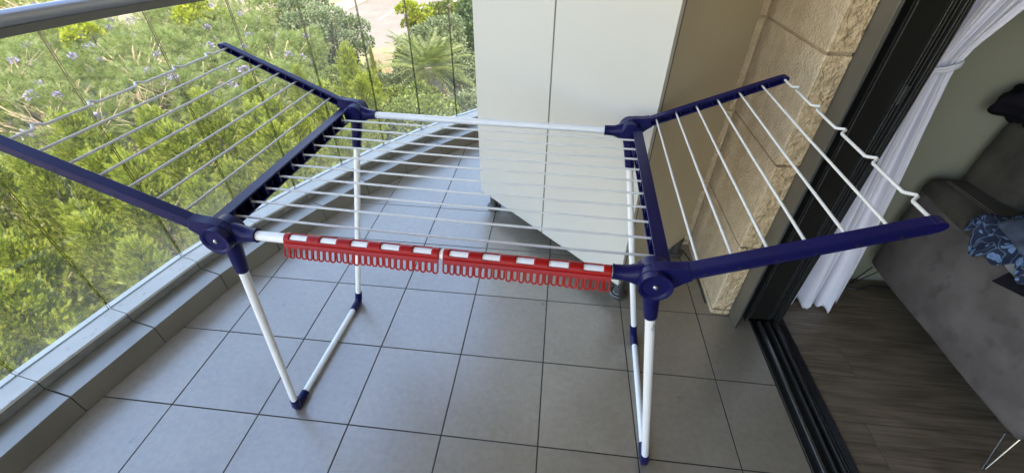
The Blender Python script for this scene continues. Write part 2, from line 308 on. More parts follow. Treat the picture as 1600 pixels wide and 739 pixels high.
# ------------------------------------------------------------------ balcony outline (tile units), one vertex per pane joint
GL = [(6.3, -10.9), (5.3, -11.0), (4.3, -11.02), (3.3, -11.0), (2.3, -10.93), (1.3, -10.8), (.35, -10.45), (-.5, -9.95), (-1.2, -9.25), (-1.6, -8.45), (-1.71, -7.6), (-1.72, -6.8), (-1.73, -5.95), (-1.73, -4.96), (-1.72, -3.96), (-1.70, -2.98), (-1.66, -2.0), (-1.575, -1.04), (-1.456, -.083), (-1.275, .868), (-1.074, 1.842), (-.785, 2.790), (-.40, 3.68), (.04, 4.57), (.542, 5.425), (1.09, 6.235), (1.69, 7.003), (2.36, 7.72), (3.08, 8.38), (3.88, 8.95), (4.75, 9.4), (5.7, 9.75)]
def offset(pl, d):
    out = []
    for i, p in enumerate(pl):
        a = V(pl[max(i-1, 0)]); b = V(pl[min(i+1, len(pl)-1)]); t = (b-a).normalized(); out.append((p[0]+t.y*d, p[1]-t.x*d))
    return out
K_out = offset(GL, .275); K_in = offset(GL, .62); SILL_OUT = offset(GL, -.10)
KH, SH = .29, .42
KM = offset(GL, .45)
CLIPS = []
for a_, b_ in zip(KM, KM[1:]):
    a_, b_ = V(a_), V(b_); t_ = (b_-a_).normalized(); CLIPS.append(((a_+b_)/2, V((t_.y, -t_.x))))
def clip(pl, lp, ln):
    out = []
    for i_ in range(len(pl)):
        p_, q_ = pl[i_], pl[(i_+1) % len(pl)]; dp, dq = (p_-lp).dot(ln), (q_-lp).dot(ln)
        if dp >= 0: out.append(p_)
        if (dp >= 0) != (dq >= 0): out.append(p_.lerp(q_, dp/(dp-dq)))
    return out
def inside(c):
    pts = [V(p) for p in KM]; k_ = min(range(len(pts)), key=lambda q: (pts[q]-c).length)
    a_ = pts[max(k_-1, 0)]; b_ = pts[min(k_+1, len(pts)-1)]; t_ = (b_-a_).normalized(); return (c-pts[k_]).dot(V((t_.y, -t_.x))) > 0
# floor tiles, each a bevelled slab over dark grout
mb = MB(); g = .0075; XR = 6.665
for i in range(-2, 7):
    for j in range(-11, 10):
        x0, x1, y0, y1 = i+g, min(i+1, XR+g)-g, j+g, j+1-g
        if x1 < x0+.05: continue
        dz = random.uniform(-.0003, .0003)
        pl = [V((x0, y0)), V((x1, y0)), V((x1, y1)), V((x0, y1))]
        for (lp, ln) in CLIPS:                          # cut along the kerb line
            if (sum(pl, V((0, 0)))/len(pl)-lp).length > 3: continue
            pl = clip(pl, lp, ln)
            if len(pl) < 3: break
        if len(pl) < 3 or not inside(sum(pl, V((0, 0)))/len(pl)): continue
        mb.prism([tuple(p*T) for p in pl], -.012, dz)
floor = struct(mb.build('balcony_floor', m_tile, bevel=.0012, bseg=2))
mb = MB(); gp = offset(GL, .4)
mb.prism([(p[0]*T, p[1]*T) for p in gp]+[(XR*T, 9.6*T), (XR*T, -10.5*T)], -.25, -.0022); struct(mb.build('floor_grout', m_grout, smooth=False))
# kerb, one stretch of tile per pane length, with open joints
mb = MB()
for i in range(len(GL)-1):
    a0, a1, b0, b1 = V(K_out[i]), V(K_out[i+1]), V(K_in[i]), V(K_in[i+1]); e = .0055
    pl = [a0.lerp(a1, e), a0.lerp(a1, 1-e), b0.lerp(b1, 1-e), b0.lerp(b1, e)]
    mb.prism([(p.x*T, p.y*T) for p in pl][::-1], .0008, KH*T)
struct(mb.build('kerb', m_kerb, bevel=.0025))
mb = MB()
ko, ki = offset(GL, .29), offset(GL, .612)
for i in range(len(GL)-1): mb.prism([(p[0]*T, p[1]*T) for p in (ko[i], ko[i+1], ki[i+1], ki[i])][::-1], .0012, (KH-.012)*T)
struct(mb.build('kerb_core', m_grout, smooth=False))
# ------------------------------------------------------------------ glass railing
rl = thing('glass_railing', P(-1, 1, 0), 'curved balustrade of narrow dusty glass panes under a grey metal handrail', 'railing')
f_out, f_in = SILL_OUT, offset(GL, .268)
for i in range(len(GL)-1):
    mb = MB(); e = .004
    q = [V(f_out[i]).lerp(V(f_out[i+1]), e), V(f_out[i]).lerp(V(f_out[i+1]), 1-e), V(f_in[i]).lerp(V(f_in[i+1]), 1-e), V(f_in[i]).lerp(V(f_in[i+1]), e)]
    mb.mi = 0; mb.prism([(p.x*T, p.y*T) for p in q][::-1], (SH-.035)*T, SH*T)
    n = (q[3]-q[0]).normalized()*.008
    q2 = [q[0]+n, q[1]+n, q[2]-n, q[3]-n]
    mb.mi = 1; mb.prism([(p.x*T, p.y*T) for p in q2][::-1], .004, (SH-.041)*T)
    mb.build('base_channel', [m_alu, m_sill_face], rl, bevel=.0012)
    # pane
    mb = MB(); e = .010; t = .012
    a, b = V(GL[i]), V(GL[i+1]); tt = (b-a).normalized(); nn = V((tt.y, -tt.x))*t
    q = [a.lerp(b, e)-nn, a.lerp(b, 1-e)-nn, a.lerp(b, 1-e)+nn, a.lerp(b, e)+nn]
    mb.prism([(p.x*T, p.y*T) for p in q][::-1], (SH+.004)*T, 3.35*T)
    mb.fm = [1, 1, 0, 1, 0, 1]; mb.build('glass_pane', [m_glass, m_gedge], rl, smooth=False)
# handrail follows the same curve, smoothed
def smooth_path(pl, k=5):
    out = []
    for i in range(len(pl)-1):
        p0, p1, p2, p3 = [V(pl[max(0, min(len(pl)-1, i+d))]) for d in (-1, 0, 1, 2)]
        for s in range(k):
            t = s/k; out.append(.5*((2*p1)+(-p0+p2)*t+(2*p0-5*p1+4*p2-p3)*t*t+(-p0+3*p1-3*p2+p3)*t**3))
    out.append(V(pl[-1])); return out
rp = smooth_path(offset(GL, -.0))
def sweep(mb, path, prof, z):
    n = len(prof); vs = []; fs = []
    for i, p in enumerate(path):
        a = path[max(i-1, 0)]; b = path[min(i+1, len(path)-1)]; t = (b-a).normalized(); nn = V((t.y, -t.x))
        for (u, h) in prof: vs.append(((p.x+nn.x*u)*T, (p.y+nn.y*u)*T, (z+h)*T))
    for i in range(len(path)-1):
        for j in range(n): fs.append((i*n+j, (i+1)*n+j, (i+1)*n+(j+1) % n, i*n+(j+1) % n))
    mb.add(vs, fs)
mb = MB(); sweep(mb, rp, [(math.cos(a)*.083, math.sin(a)*.072) for a in np.linspace(-math.pi*.5, math.pi*1.5, 25)[:-1]], 3.455); mb.build('handrail', m_rail, rl)
mb = MB(); sweep(mb, rp, [(-.050, .0), (.050, .0), (.050, .075), (-.050, .075)], 3.32); mb.build('handrail_channel', m_aludark, rl)

# ------------------------------------------------------------------ slabs, walls, room
CZ = 8.1
mb = MB(); ce = offset(GL, .55)
mb.prism([(p[0]*T, p[1]*T) for p in ce]+[(22*T, 9.75*T), (22*T, -11.2*T)], CZ*T, (CZ+.7)*T)
struct(mb.build('ceiling_slab', m_plaster, smooth=False))
mb = MB(); ce = offset(GL, -.35)
mb.prism([(p[0]*T, p[1]*T) for p in ce]+[(22*T, 9.75*T), (22*T, -11.2*T)], -.9*T, -.26)
struct(mb.build('floor_slab', m_plaster, smooth=False))
# stone wall: courses of blocks. main face X=6.19 (towards the railing), rock face Y=2.03 (towards the camera)
st = thing('stone_wall', P(6.5, 2.5, 0), 'beige limestone block wall with rock faced corner beside the sliding door', 'wall')
zs = [0.004, .085, 1.154, 2.236, 3.318, 4.40, 5.482, 6.564, 7.646, CZ-.003]
mbd, mbr, mbm = MB(), MB(), MB()
mg = .02
for k in range(len(zs)-1):
    z0, z1 = zs[k]+(.012 if k else 0), zs[k+1]-.012
    mbd.bb(6.19*T, 6.30*T, 2.05*T, 3.44*T, z0*T, z1*T)                       # dressed face
    mbd.bb(5.97*T, 6.183*T, 3.46*T, 3.60*T, z0*T, z1*T)                        # return by the cabinet
    mbd.bb(5.97*T, 6.10*T, 3.605*T, 9.7*T, z0*T, z1*T)
    mbr.bb(6.212*T, 6.418*T, 2.022*T, 2.046*T, z0*T, z1*T)                          # rock face
    # smooth drafted margin round the corner
    mbd.prism([(6.1905*T, 2.0465*T), (6.1935*T, 2.034*T), (6.205*T, 2.026*T), (6.209*T, 2.026*T), (6.209*T, 2.0465*T)], z0*T, z1*T)
mbm.bb(6.205*T, 6.30*T, 2.05*T, 3.46*T, .004*T, (CZ-.004)*T); mbm.bb(6.21*T, 6.417*T, 2.05*T, 2.12*T, .006*T, (CZ-.005)*T)
mbm.bb(5.98*T, 6.22*T, 3.475*T, 3.59*T, .005*T, (CZ-.006)*T); mbm.bb(5.985*T, 6.09*T, 3.6*T, 9.69*T, .005*T, (CZ-.006)*T)
mbd.build('dressed_face', m_stone, st, bevel=.004); mbr.build('rock_face', m_stone_rough, st, bevel=.005); mbm.build('mortar_joint', m_mortar, st, smooth=False)
mb = MB(); mb.bb(6.302*T, 7.10*T, 2.20*T, 3.2*T, .002, (CZ-.002)*T); mb.bb(6.12*T, 7.10*T, 3.605*T, 9.7*T, .002, (CZ-.002)*T); mb.build('wall_core', m_plaster, st, smooth=False)

iw = thing('living_room_walls', P(12, 2.95, 0), 'plain greenish grey painted wall behind the sofa', 'wall')
mb = MB(); mb.bb(7.12*T, 22*T, 2.97*T, 3.6*T, -.01, (CZ-.002)*T); mb.build('wall_face', m_intwall, iw, smooth=False)
mb = MB(); mb.bb(7.101*T, 7.14*T, 2.08*T, 2.969*T, .004, (CZ-.003)*T); mb.build('reveal', m_intwall, iw, smooth=False)
mb = MB(); mb.bb(21.9*T, 22.3*T, -8.8*T, 2.96*T, -.01, (CZ-.003)*T); mb.bb(6.2*T, 21.8*T, -9.3*T, -8.9*T, -.01, (CZ-.003)*T); mb.bb(6.19*T, 7.1*T, -11.4*T, -9.31*T, -.01, (CZ-.003)*T); mb.build('end_wall', m_intwall, iw, smooth=False)

# laminate floor: staggered planks running along X
mb = MB(); pw = .58
for j in range(-16, 7):
    y1 = 2.955-(6-j)*pw; x = 7.125-((j*1.7) % 3.6)
    while x < 21.8:
        x0, x1 = max(x, 7.125), min(x+3.72, 21.85)
        if x1-x0 > .05 and y1-pw > -8.9: mb.bb((x0+.003)*T, (x1-.003)*T, (y1-pw+.003)*T, (y1-.003)*T, -.02, .0)
        x += 3.72
struct(mb.build('laminate_floor', m_wood, bevel=.0006, bseg=1))
mb = MB(); mb.bb(7.125*T, 21.85*T, -8.88*T, 2.95*T, -.25, -.0025); struct(mb.build('laminate_underlay', m_grout, smooth=False))

# ------------------------------------------------------------------ sliding door frame and track
df = thing('sliding_door_frame', P(6.9, 2.0, 0), 'dark anodised sliding door jamb with its floor track', 'door frame')
zt = (CZ-.01)*T
mb = MB(); mb.bb(6.42*T, 6.438*T, 1.80*T, 2.045*T, .003, zt); mb.build('outer_flange', m_frame, df, bevel=.001)
mb = MB(); mb.bb(6.438*T+.0005, 6.455*T, 1.795*T, 1.818*T, .003, zt); mb.bb(6.66*T, 6.674*T, 1.975*T, 2.03*T, .004, zt); mb.bb(6.905*T, 6.911*T, 1.972*T, 2.03*T, .006, zt); mb.bb(6.995*T, 7.0*T, 1.955*T, 2.03*T, .006, zt); mb.build('bright_edge', m_track_edge, df, bevel=.0006)
mb = MB(); mb.bb(6.439*T, 6.66*T, 2.03*T, 2.10*T, .004, zt); mb.bb(6.60*T, 6.615*T, 1.93*T, 2.029*T, .004, zt); mb.build('brush_channel', m_rubber, df, smooth=False)
mb = MB(); mb.bb(6.675*T, 6.905*T, 1.99*T, 2.10*T, .004, zt); mb.build('door_stile', m_frame_dark, df, bevel=.002)
mb = MB()
for x, yy in ((6.93, 1.965), (6.975, 1.985), (7.02, 1.95), (7.06, 1.975)): mb.bb((x-.007)*T, (x+.007)*T, yy*T, 2.06*T, .012, zt)
mb.bb(6.905*T, 7.10*T, 2.06*T, 2.12*T, .005, zt); mb.build('inner_profile', m_track, df, bevel=.001)
mb = MB(); mb.box(P(6.925, 1.955, 3.02), .012, .010, .055); mb.build('latch_keeper', m_track_edge, df, bevel=.001)
mb = MB(); mb.bb(6.672*T, 7.12*T, -8.8*T, 2.058*T, -.03, -.010); mb.build('track_bed', m_frame_dark, df, smooth=False)
mb = MB()
for x, wd, h in ((6.680, .012, .004), (6.895, .022, .010), (6.975, .026, .012), (7.045, .008, .007), (7.068, .008, .007), (7.090, .008, .007), (7.112, .010, .005)):
    mb.bb((x-wd/2)*T, (x+wd/2)*T, -8.8*T, 1.945*T, -.0098, h)
mb.build('track_rib', m_track, df, bevel=.0012)
mb = MB(); mb.bb(6.765*T, 6.80*T, -8.8*T, 1.94*T, -.0098, .008); mb.bb(7.016*T, 7.026*T, -8.8*T, 1.94*T, -.0098, .004); mb.build('track_rail', m_track_edge, df, bevel=.0015)

# ------------------------------------------------------------------ cabinet
FL, FR, BR = V((2.718, 4.20)), V((4.925, 2.10)), V((6.052, 3.262))
ex = (FR-FL).normalized(); ey = V((-ex.y, ex.x)); W = (FR-FL).length; D = (BR-FR).dot(ey)
cb = thing('storage_cabinet', P(4.4, 3.8, 0), 'tall white two door storage cabinet standing on short black feet', 'cabinet')
def cq(u, v, z): p = FL+ex*u+ey*v; return P(p.x, p.y, z)
def cbox(mb, u0, u1, v0, v1, z0, z1): mb.prism([tuple(cq(*c, 0)[:2]) for c in ((u0, v0), (u1, v0), (u1, v1), (u0, v1))], z0*T, z1*T)
z0, z1 = .30, 6.3
mb = MB(); cbox(mb, .03, W-.055, .07, D, z0+.004, z1-.01); mb.build('carcass', m_edge, cb, smooth=False)
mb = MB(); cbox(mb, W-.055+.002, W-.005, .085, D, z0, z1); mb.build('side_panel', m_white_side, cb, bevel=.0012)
mb = MB(); cbox(mb, 0, .028, .075, D, z0, z1); mb.build('side_panel', m_white, cb, bevel=.0012)
mb = MB(); cbox(mb, -.005, W+.003, .0, D, z1+.002, z1+.06); mb.build('top_panel', m_white, cb, bevel=.0015)
mb = MB(); mb.mi = 0; cbox(mb, W-.047, W-.004, .062, .082, z0+.002, z1); mb.build('edge_seal', m_edge, cb, smooth=False)
for u0, u1 in ((0, 1.543), (1.567, W)):
    mb = MB(); cbox(mb, u0, u1, .0, .055, z0, z1); mb.build('door', m_white, cb, bevel=.0012)
for (x, y) in ((2.955, 4.16), (4.985, 2.245), (5.935, 3.245), (4.0, 5.05)):
    mb = MB(); o = P(x, y, 0)
    mb.lathe(o, (0, 0, 1), [(0, 0), (0, .115*T), (.012*T, .125*T), (.035*T, .125*T), (.05*T, .112*T), (.055*T, .085*T), (.07*T, .072*T), (.25*T, .07*T), (.255*T, .085*T), (.298*T, .085*T), (.298*T, 0)], 32)
    mb.build('foot', m_darkmetal, cb)
# thin cable on the floor behind the cabinet
mb = MB(); pts = [P(5.99, 3.38, .02), P(6.07, 3.30, .015), P(6.10, 3.22, .012), P(6.13, 3.1, .012), P(6.17, 2.95, .012), P(6.165, 2.6, .012), P(6.16, 2.2, .012)]
mb.tube(pts, .0028, 8); tag(mb.build('cable', m_blackplastic), 'thin black cable on the tiles along the foot of the stone wall', 'cable')

# ------------------------------------------------------------------ drying rack, local frame: u along, w across, z up (tile units)
th = R(-1.9); eu = V((math.cos(th), math.sin(th), 0)); ew = V((-math.sin(th), math.cos(th), 0)); O = V((2.04, -.065, 0))
def Q(u, w_, z): return (O+eu*u+ew*w_+V((0, 0, z)))*T
AX = (eu, ew, V((0, 0, 1)))
rk = thing('drying_rack', Q(1.15, 1, 0), 'white folding clothes airer with navy plastic joints and both wings raised', 'drying rack')
ZS = 2.60; WN, WF = -.0, 1.992
UL, UR = -.215, 2.545                       # hinge axes
def arm_channel(mb, a, b, wside, outward, hgt=.115, wid=.085, taper=.75, seg=14, holes=None):
    """moulded arm from a to b (u,z) in the plane w=wside: top plate, outer web, bottom lip, inner ribs"""
    ax = V((b[0]-a[0], b[1]-a[1])); L = ax.length; ax.normalize(); nn = V((-ax.y, ax.x))
    if nn.y < 0: nn = -nn
    def W3(s, h, w_): p = V(a)+ax*s+nn*h; return Q(p.x, wside+w_*outward, p.y)
    def plate(s0, s1, h0f, h1f, w0, w1):
        vs = []
        for s in (s0, s1):
            tp = 1-(1-taper)*max(0, s)/L; vs += [W3(s, h0f*tp, w0), W3(s, h0f*tp, w1), W3(s, h1f*tp, w1), W3(s, h1f*tp, w0)]
        mb.add(vs, [(0, 1, 2, 3), (7, 6, 5, 4), (0, 4, 5, 1), (1, 5, 6, 2), (2, 6, 7, 3), (3, 7, 4, 0)])
    H = hgt/2; E = L-.05
    plate(0, E, H-.014, H, 0, wid)                      # top plate
    plate(0, E, -H, -H+.014, .0, wid)                   # bottom
    plate(0, E, -H+.0142, H-.0142, wid-.016, wid)       # outer web
    k = int(L/.0907)
    for i in range(1, k):
        s = i*.0907
        if s < E: plate(s-.006, s+.006, -H+.0143, H-.0143, .004, wid-.0165)
    # rounded end
    n = 10; vs = []
    tp = taper
    for w_ in (0, wid):
        for j in range(n+1):
            an = -math.pi/2+math.pi*j/n; vs.append(W3(E+.0005+math.cos(an)*.055, math.sin(an)*H*tp, w_))
    fs = [tuple(range(n, -1, -1)), tuple(range(n+1, 2*n+2))]+[(j, j+1, n+2+j, n+1+j) for j in range(n)]+[(n, 0, n+1, 2*n+1)]
    mb.add(vs, fs)
    return W3
def hub(u, w_out, sgn, usign):
    """sgn -1 near side, +1 far side (direction of the outer face along w)"""
    mb = MB(); z = ZS+.010; r = .097
    o = Q(u, w_out, z); ax = ew*(-sgn)        # going inwards from the outer face
    t = T
    prof = [(.012*t, 0), (.012*t, .070*t), (.003*t, .078*t), (0, .082*t), (0, .098*t), (.010*t, r*t), (.048*t, r*t), (.051*t, (r-.006)*t), (.058*t, (r-.006)*t), (.061*t, r*t), (.098*t, r*t), (.101*t, (r-.006)*t), (.108*t, (r-.006)*t), (.111*t, r*t), (.185*t, (r-.004)*t), (.20*t, (r-.02)*t), (.20*t, 0)]
    mb.lathe(o, ax, prof, 48); h = mb.build('hinge_hub', m_blue, rk, sharp=40)
    mb = MB(); mb.lathe(o+ax*(.012*t), -ax, [(0, .016*t), (.006*t, .016*t), (.012*t, .011*t), (.014*t, 0)], 20); mb.build('rivet', m_steel, h)
    # socket that takes the long tube
    mb = MB(); w_t = WN if sgn < 0 else WF
    s0 = u+usign*.045; s1 = (0.0 if usign > 0 else 2.307)
    if usign > 0: s1 = .005
    ring = []
    for s, hz, hw in ((s0, .085, .055), (u+usign*.10, .070, .056), (u+usign*.15, .050, .052), (s1-usign*.01, .046, .046), (s1, .049, .049)):
        ring.append([(s, w_t+hw*math.cos(a), ZS+.002+hz*math.sin(a)) for a in np.linspace(0, 2*math.pi, 21)[:-1]])
    vs = [Q(*p) for rg in ring for p in rg]; n = 20
    fs = [(i*n+j, i*n+(j+1) % n, (i+1)*n+(j+1) % n, (i+1)*n+j) for i in range(len(ring)-1) for j in range(n)]+[tuple(range(n-1, -1, -1)), tuple((len(ring)-1)*n+j for j in range(n))]
    mb.add(vs, fs); mb.build('tube_socket', m_blue, rk, sharp=50)
for u, us in ((UL, 1), (UR, -1)):
    hub(u, WN-.118, -1, us); hub(u, WF+.118, 1, us)
# long tubes
for w_ in (WN, WF):
    mb = MB(); mb.tube([Q(0.0, w_, ZS), Q(2.305, w_, ZS)], .0325*T, 24); mb.build('long_tube', m_tube, rk)
# side bars of the middle bed, open towards the inside
for us, ue, sg in ((-.268, -.355, -1), (2.557, 2.644, 1)):
    mb = MB(); w0, w1 = .03, WF-.03
    def pl(u0, u1, w0_, w1_, z0_, z1_): mb.box(Q((u0+u1)/2, (w0_+w1_)/2, (z0_+z1_)/2), abs(u1-u0)*T, abs(w1_-w0_)*T, abs(z1_-z0_)*T, AX)
    pl(us, ue, w0, w1, ZS+.045, ZS+.060); pl(us+sg*.004, ue, w0, w1, ZS-.070, ZS-.056)
    pl(ue-sg*.016, ue, w0, w1, ZS-.0555, ZS+.0445)
    for k in range(1, 11):
        pl(us+sg*.014, ue-sg*.0165, .1815*k-.014, .1815*k+.014, ZS-.055, ZS+.0444)
        if k < 10: pl(us+sg*.020, ue-sg*.0165, .1815*(k+.5)-.003, .1815*(k+.5)+.003, ZS-.055, ZS+.0444)
    mb.build('side_bar', m_blue, rk, bevel=.0008)
for k in range(1, 11):
    mb = MB(); sag = .004*math.sin(k*1.7)
    mb.tube([Q(-.30, .1815*k, ZS), Q(.4, .1815*k, ZS-.004-sag), Q(1.15, .1815*k, ZS-.009-sag), Q(1.9, .1815*k, ZS-.004-sag), Q(2.59, .1815*k, ZS)], .0088*T, 10)
    mb.build('drying_rod', m_rod, rk)
# wings
def wing(uh, sgn, tipu, tipz, slats):
    a = (uh+sgn*.06, ZS+.012+.03); b = (tipu, tipz); ax = (V(b)-V(a)).normalized()
    for wside, outw in ((WN+.002, -1), (WF+.022, 1)):
        mb = MB(); a2 = V(a)+ax*.13
        W3 = arm_channel(mb, tuple(a2), b, wside, outw, hgt=.082 if outw < 0 else .080, wid=.068)
        # root that wraps from hub to arm
        vs = []; n = 4
        RS = ((-.055, .094, .0, .072), (.0, .088, .0, .0725), (.04, .074, .0, .0725), (.075, .060, .0, .0725), (.11, .051, .0, .0725), (.135, .0475, .0, .0725))
        for s, h, wd0, wd1 in RS:
            for (hh, ww) in ((-h, wd0), (-h, wd1), (h, wd1), (h, wd0)):
                nn = V((-ax.y, ax.x)); nn = nn if nn.y > 0 else -nn
                p = V(a)+ax*s+nn*hh; vs.append(Q(p.x, wside+ww*outw, p.y))
        fs = [(i*4+j, i*4+(j+1) % 4, (i+1)*4+(j+1) % 4, (i+1)*4+j) for i in range(5) for j in range(4)]+[(3, 2, 1, 0), (20, 21, 22, 23)]
        mb.add(vs, fs)
        arm = mb.build('wing_arm', m_blue, rk, bevel=.0012)
        if outw < 0:
            mb = MB()
            for s in slats[:-1]:
                mb = MB(); p = V(a)+ax*(s+.02); mb.lathe(Q(p.x, wside-.0722, p.y-.01), -ew, [(0, .0075*T), (.0012*T, .0075*T), (.0012*T, 0)], 10)
                mb.build('pin_hole', m_rubber, arm)
    for i, s in enumerate(slats):
        p = V(a)+ax*s; nn = V((-ax.y, ax.x)); nn = nn if nn.y > 0 else -nn
        q = p
        mb = MB()
        if i < len(slats)-1:
            mb.tube([Q(q.x, WN-.038, q.y), Q(q.x, 1, q.y-.006), Q(q.x, WF+.06, q.y)], .0088*T, 10); mb.build('wing_rod', m_rod, rk)
        else:
            pts = [(WN-.038, 0)]
            for wc in (.20, .60, 1.0, 1.40, 1.80): pts += [(wc-.045, .0), (wc-.036, .004), (wc-.012, .034), (wc+.002, .036), (wc+.036, .008), (wc+.05, .0)]
            pts += [(WF+.06, 0)]
            mb.tube([Q((q+ax*(h-.012)).x, w_, (q+ax*(h-.012)).y) for w_, h in pts], .0095*T, 10); mb.build('wavy_end_rod', m_rod, rk)
def along(uh, sgn, b, us):
    a = V((uh+sgn*.06, ZS+.042)); ax = (V(b)-a).normalized(); return [(u-a.x)/ax.x for u in us]
bR = (3.772, 3.160); usR = [2.775+.1635*i for i in range(7)]
wing(UR, 1, *bR, along(UR, 1, bR, usR))
bL = (-1.50, 3.20); usL = [-.475-.1615*i for i in range(7)]
wing(UL, -1, *bL, along(UL, -1, bL, usL))
# legs: two U frames
def leg_frame(uh, uf_n, uf_f, sgn):
    # foot corners in rack coordinates
    for wt, wf, uf in ((WN+.0, .155 if sgn < 0 else .118, uf_n), (WF-.0, 1.70 if sgn < 0 else 1.675, uf_f)):
        top = V((uh+sgn*.005, wt, ZS-.07)); bot = V((uf, wf, .075)); d = (bot-top)
        s0 = top+d*.10
        mb = MB(); mb.tube([Q(*s0), Q(*(top+d*.985))], .0335*T, 22); mb.build('leg_tube', m_tube, rk)
        mb = MB(); mb.tube([Q(*(top-d*.012)), Q(*(top+d*.03)), Q(*(top+d*.115)), Q(*(top+d*.120))], [.062*T, .054*T, .045*T, .043*T], 22); mb.build('leg_socket', m_blue, rk)
    cn = V((uf_n, .155 if sgn < 0 else .118, .05)); cf = V((uf_f, 1.70 if sgn < 0 else 1.675, .05)); dd = (cf-cn).normalized()
    mb = MB(); mb.tube([Q(*(cn+dd*.10)), Q(*(cf-dd*.10))], .0335*T, 22); mb.build('floor_tube', m_tube, rk)
    for c, d2, wt in ((cn, dd, WN), (cf, -dd, WF)):
        up = (V((uh, wt, ZS-.07))-c).normalized()
        mb = MB()
        mb.tube([Q(*(c+up*.155)), Q(*(c+up*.15)), Q(*(c+up*.03)), Q(*(c-V((0, 0, .012))))], [.037*T, .044*T, .046*T, .036*T], 18)
        mb.tube([Q(*(c+d2*.175)), Q(*(c+d2*.17)), Q(*(c+d2*.03)), Q(*(c-d2*.012))], [.037*T, .044*T, .046*T, .040*T], 18)
        mb.extrude([Q(*(c+V((-.030, 0, -.045))+d2*-.02)), Q(*(c+V((.030, 0, -.045))+d2*-.02)), Q(*(c+V((.030, 0, -.045))+d2*.13)), Q(*(c+V((-.030, 0, -.045))+d2*.13))], V((0, 0, .025))*T)
        mb.extrude([Q(*(c+up*.12+V((-.012, 0, 0)))), Q(*(c+V((-.012, 0, 0)))), Q(*(c+d2*.13+V((-.012, 0, 0))))], eu*(.024*T))
        mb.build('corner_foot', m_blue, rk, sharp=45)
def loc(x, y): d = V((x, y, 0))-O; return d.dot(eu), d.dot(ew)
leg_frame(UL, loc(1.39, .109)[0], loc(1.455, 1.64)[0], -1)
leg_frame(UR, loc(5.046, -.04)[0], loc(5.112, 1.52)[0], 1)
# printed lines on the near right tube
a = V((UR+.005, WN, ZS-.07)); bt = V((loc(5.046, -.04)[0], .118, .075)); dv = (bt-a).normalized()
mb = MB(); side = dv.cross(V((0, 0, 1))); 
cn = V((.35, -.8, .25)); cn = (cn-dv*cn.dot(dv)).normalized(); sd_ = dv.cross(cn).normalized()
for k, (an, t0, t1) in enumerate(((-.75, .03, .07), (-.72, .075, .10), (-.45, .05, .062), (-.2, .0, .05), (-.2, .055, .085), (.12, .03, .075), (-.1, .088, .098), (-.5, .02, .045))):
    rr = .0339
    for q_ in range(int((t1-t0)/.008)):
        t_ = .345+t0+q_*.008; pc = a+dv*t_; ww = .16
        vs = []
        for (aa, tt_) in ((an, 0), (an+ww, 0), (an+ww, .0055), (an, .0055)):
            vs.append(Q(*(pc+dv*tt_+(cn*math.cos(aa)+sd_*math.sin(aa))*rr)))
        mb.add(vs, [(0, 1, 2, 3)])
mb.build('printed_label', m_ink, rk, smooth=False)

# clip-on red hanger combs on the near tube
def comb(u0, u1, label, loops=26):
    th_ = thing('sock_hanger_comb', Q((u0+u1)/2, WN, ZS-.1), label, 'hanger comb', 'red clip combs on the front tube')
    L = u1-u0; r = .0375; mb = MB()
    nu = 104; na = 22; a0, a1 = R(-30), R(190)
    wins = [(.038+.2*k, .038+.2*k+.112) for k in range(5)]
    def pt(i, j):
        s = i/nu; an = a0+(a1-a0)*j/na
        return Q(u0+L*s, WN+r*math.cos(an), ZS+r*math.sin(an))
    vs = [pt(i, j) for i in range(nu+1) for j in range(na+1)]; fs = []
    for i in range(nu):
        s = (i+.5)/nu; inw = any(x0 <= s <= x1 for x0, x1 in wins)
        for j in range(na):
            an = math.degrees(a0+(a1-a0)*(j+.5)/na)
            if inw and 68 < an < 150: continue
            fs.append((i*(na+1)+j, (i+1)*(na+1)+j, (i+1)*(na+1)+j+1, i*(na+1)+j+1))
    mb.add(vs, fs); mb.build('clip_sleeve', m_red, th_, solid=.0018)
    # skirt
    mb = MB(); wa, za = WN+r*math.cos(a1), ZS+r*math.sin(a1); dw, dz = -.016, -.022
    mb.extrude([Q(u0, wa+.004, za+.004), Q(u0, wa-.007, za+.003), Q(u0, wa-.007+dw, za+dz), Q(u0, wa+.002+dw, za+dz-.002)], eu*(L*T)); mb.build('skirt', m_red, th_, bevel=.0006)
    wb, zb = wa+dw, za+dz+.006; pitch = L/loops
    for k in range(loops):
        uc = u0+pitch*(k+.5)+random.uniform(-.0012, .0012); h = pitch*random.uniform(.34, .38); mb = MB(); pts = []
        dn = V((0, -.030+random.uniform(-.006, .006), -.066+random.uniform(-.002, .002)))
        def q_(du, t): return Q(uc+du, wb+dn.y*t, zb+dn.z*t)
        pts = [q_(-h*.9, 0), q_(-h, .2), q_(-h, .78)]+[q_(-h*math.cos(a_), .78+.20*math.sin(a_)) for a_ in np.linspace(.3, math.pi-.3, 7)]+[q_(h, .78), q_(h, .2), q_(h*.9, 0)]
        mb.tube(pts, .0060*T, 6, cap=False); mb.build('hook', m_red, th_)
comb(.209, 1.243, 'red clip-on comb of hooks on the front tube, the one nearer the glass railing')
comb(1.268, 2.300, 'red clip-on comb of hooks on the front tube, the one nearer the door')

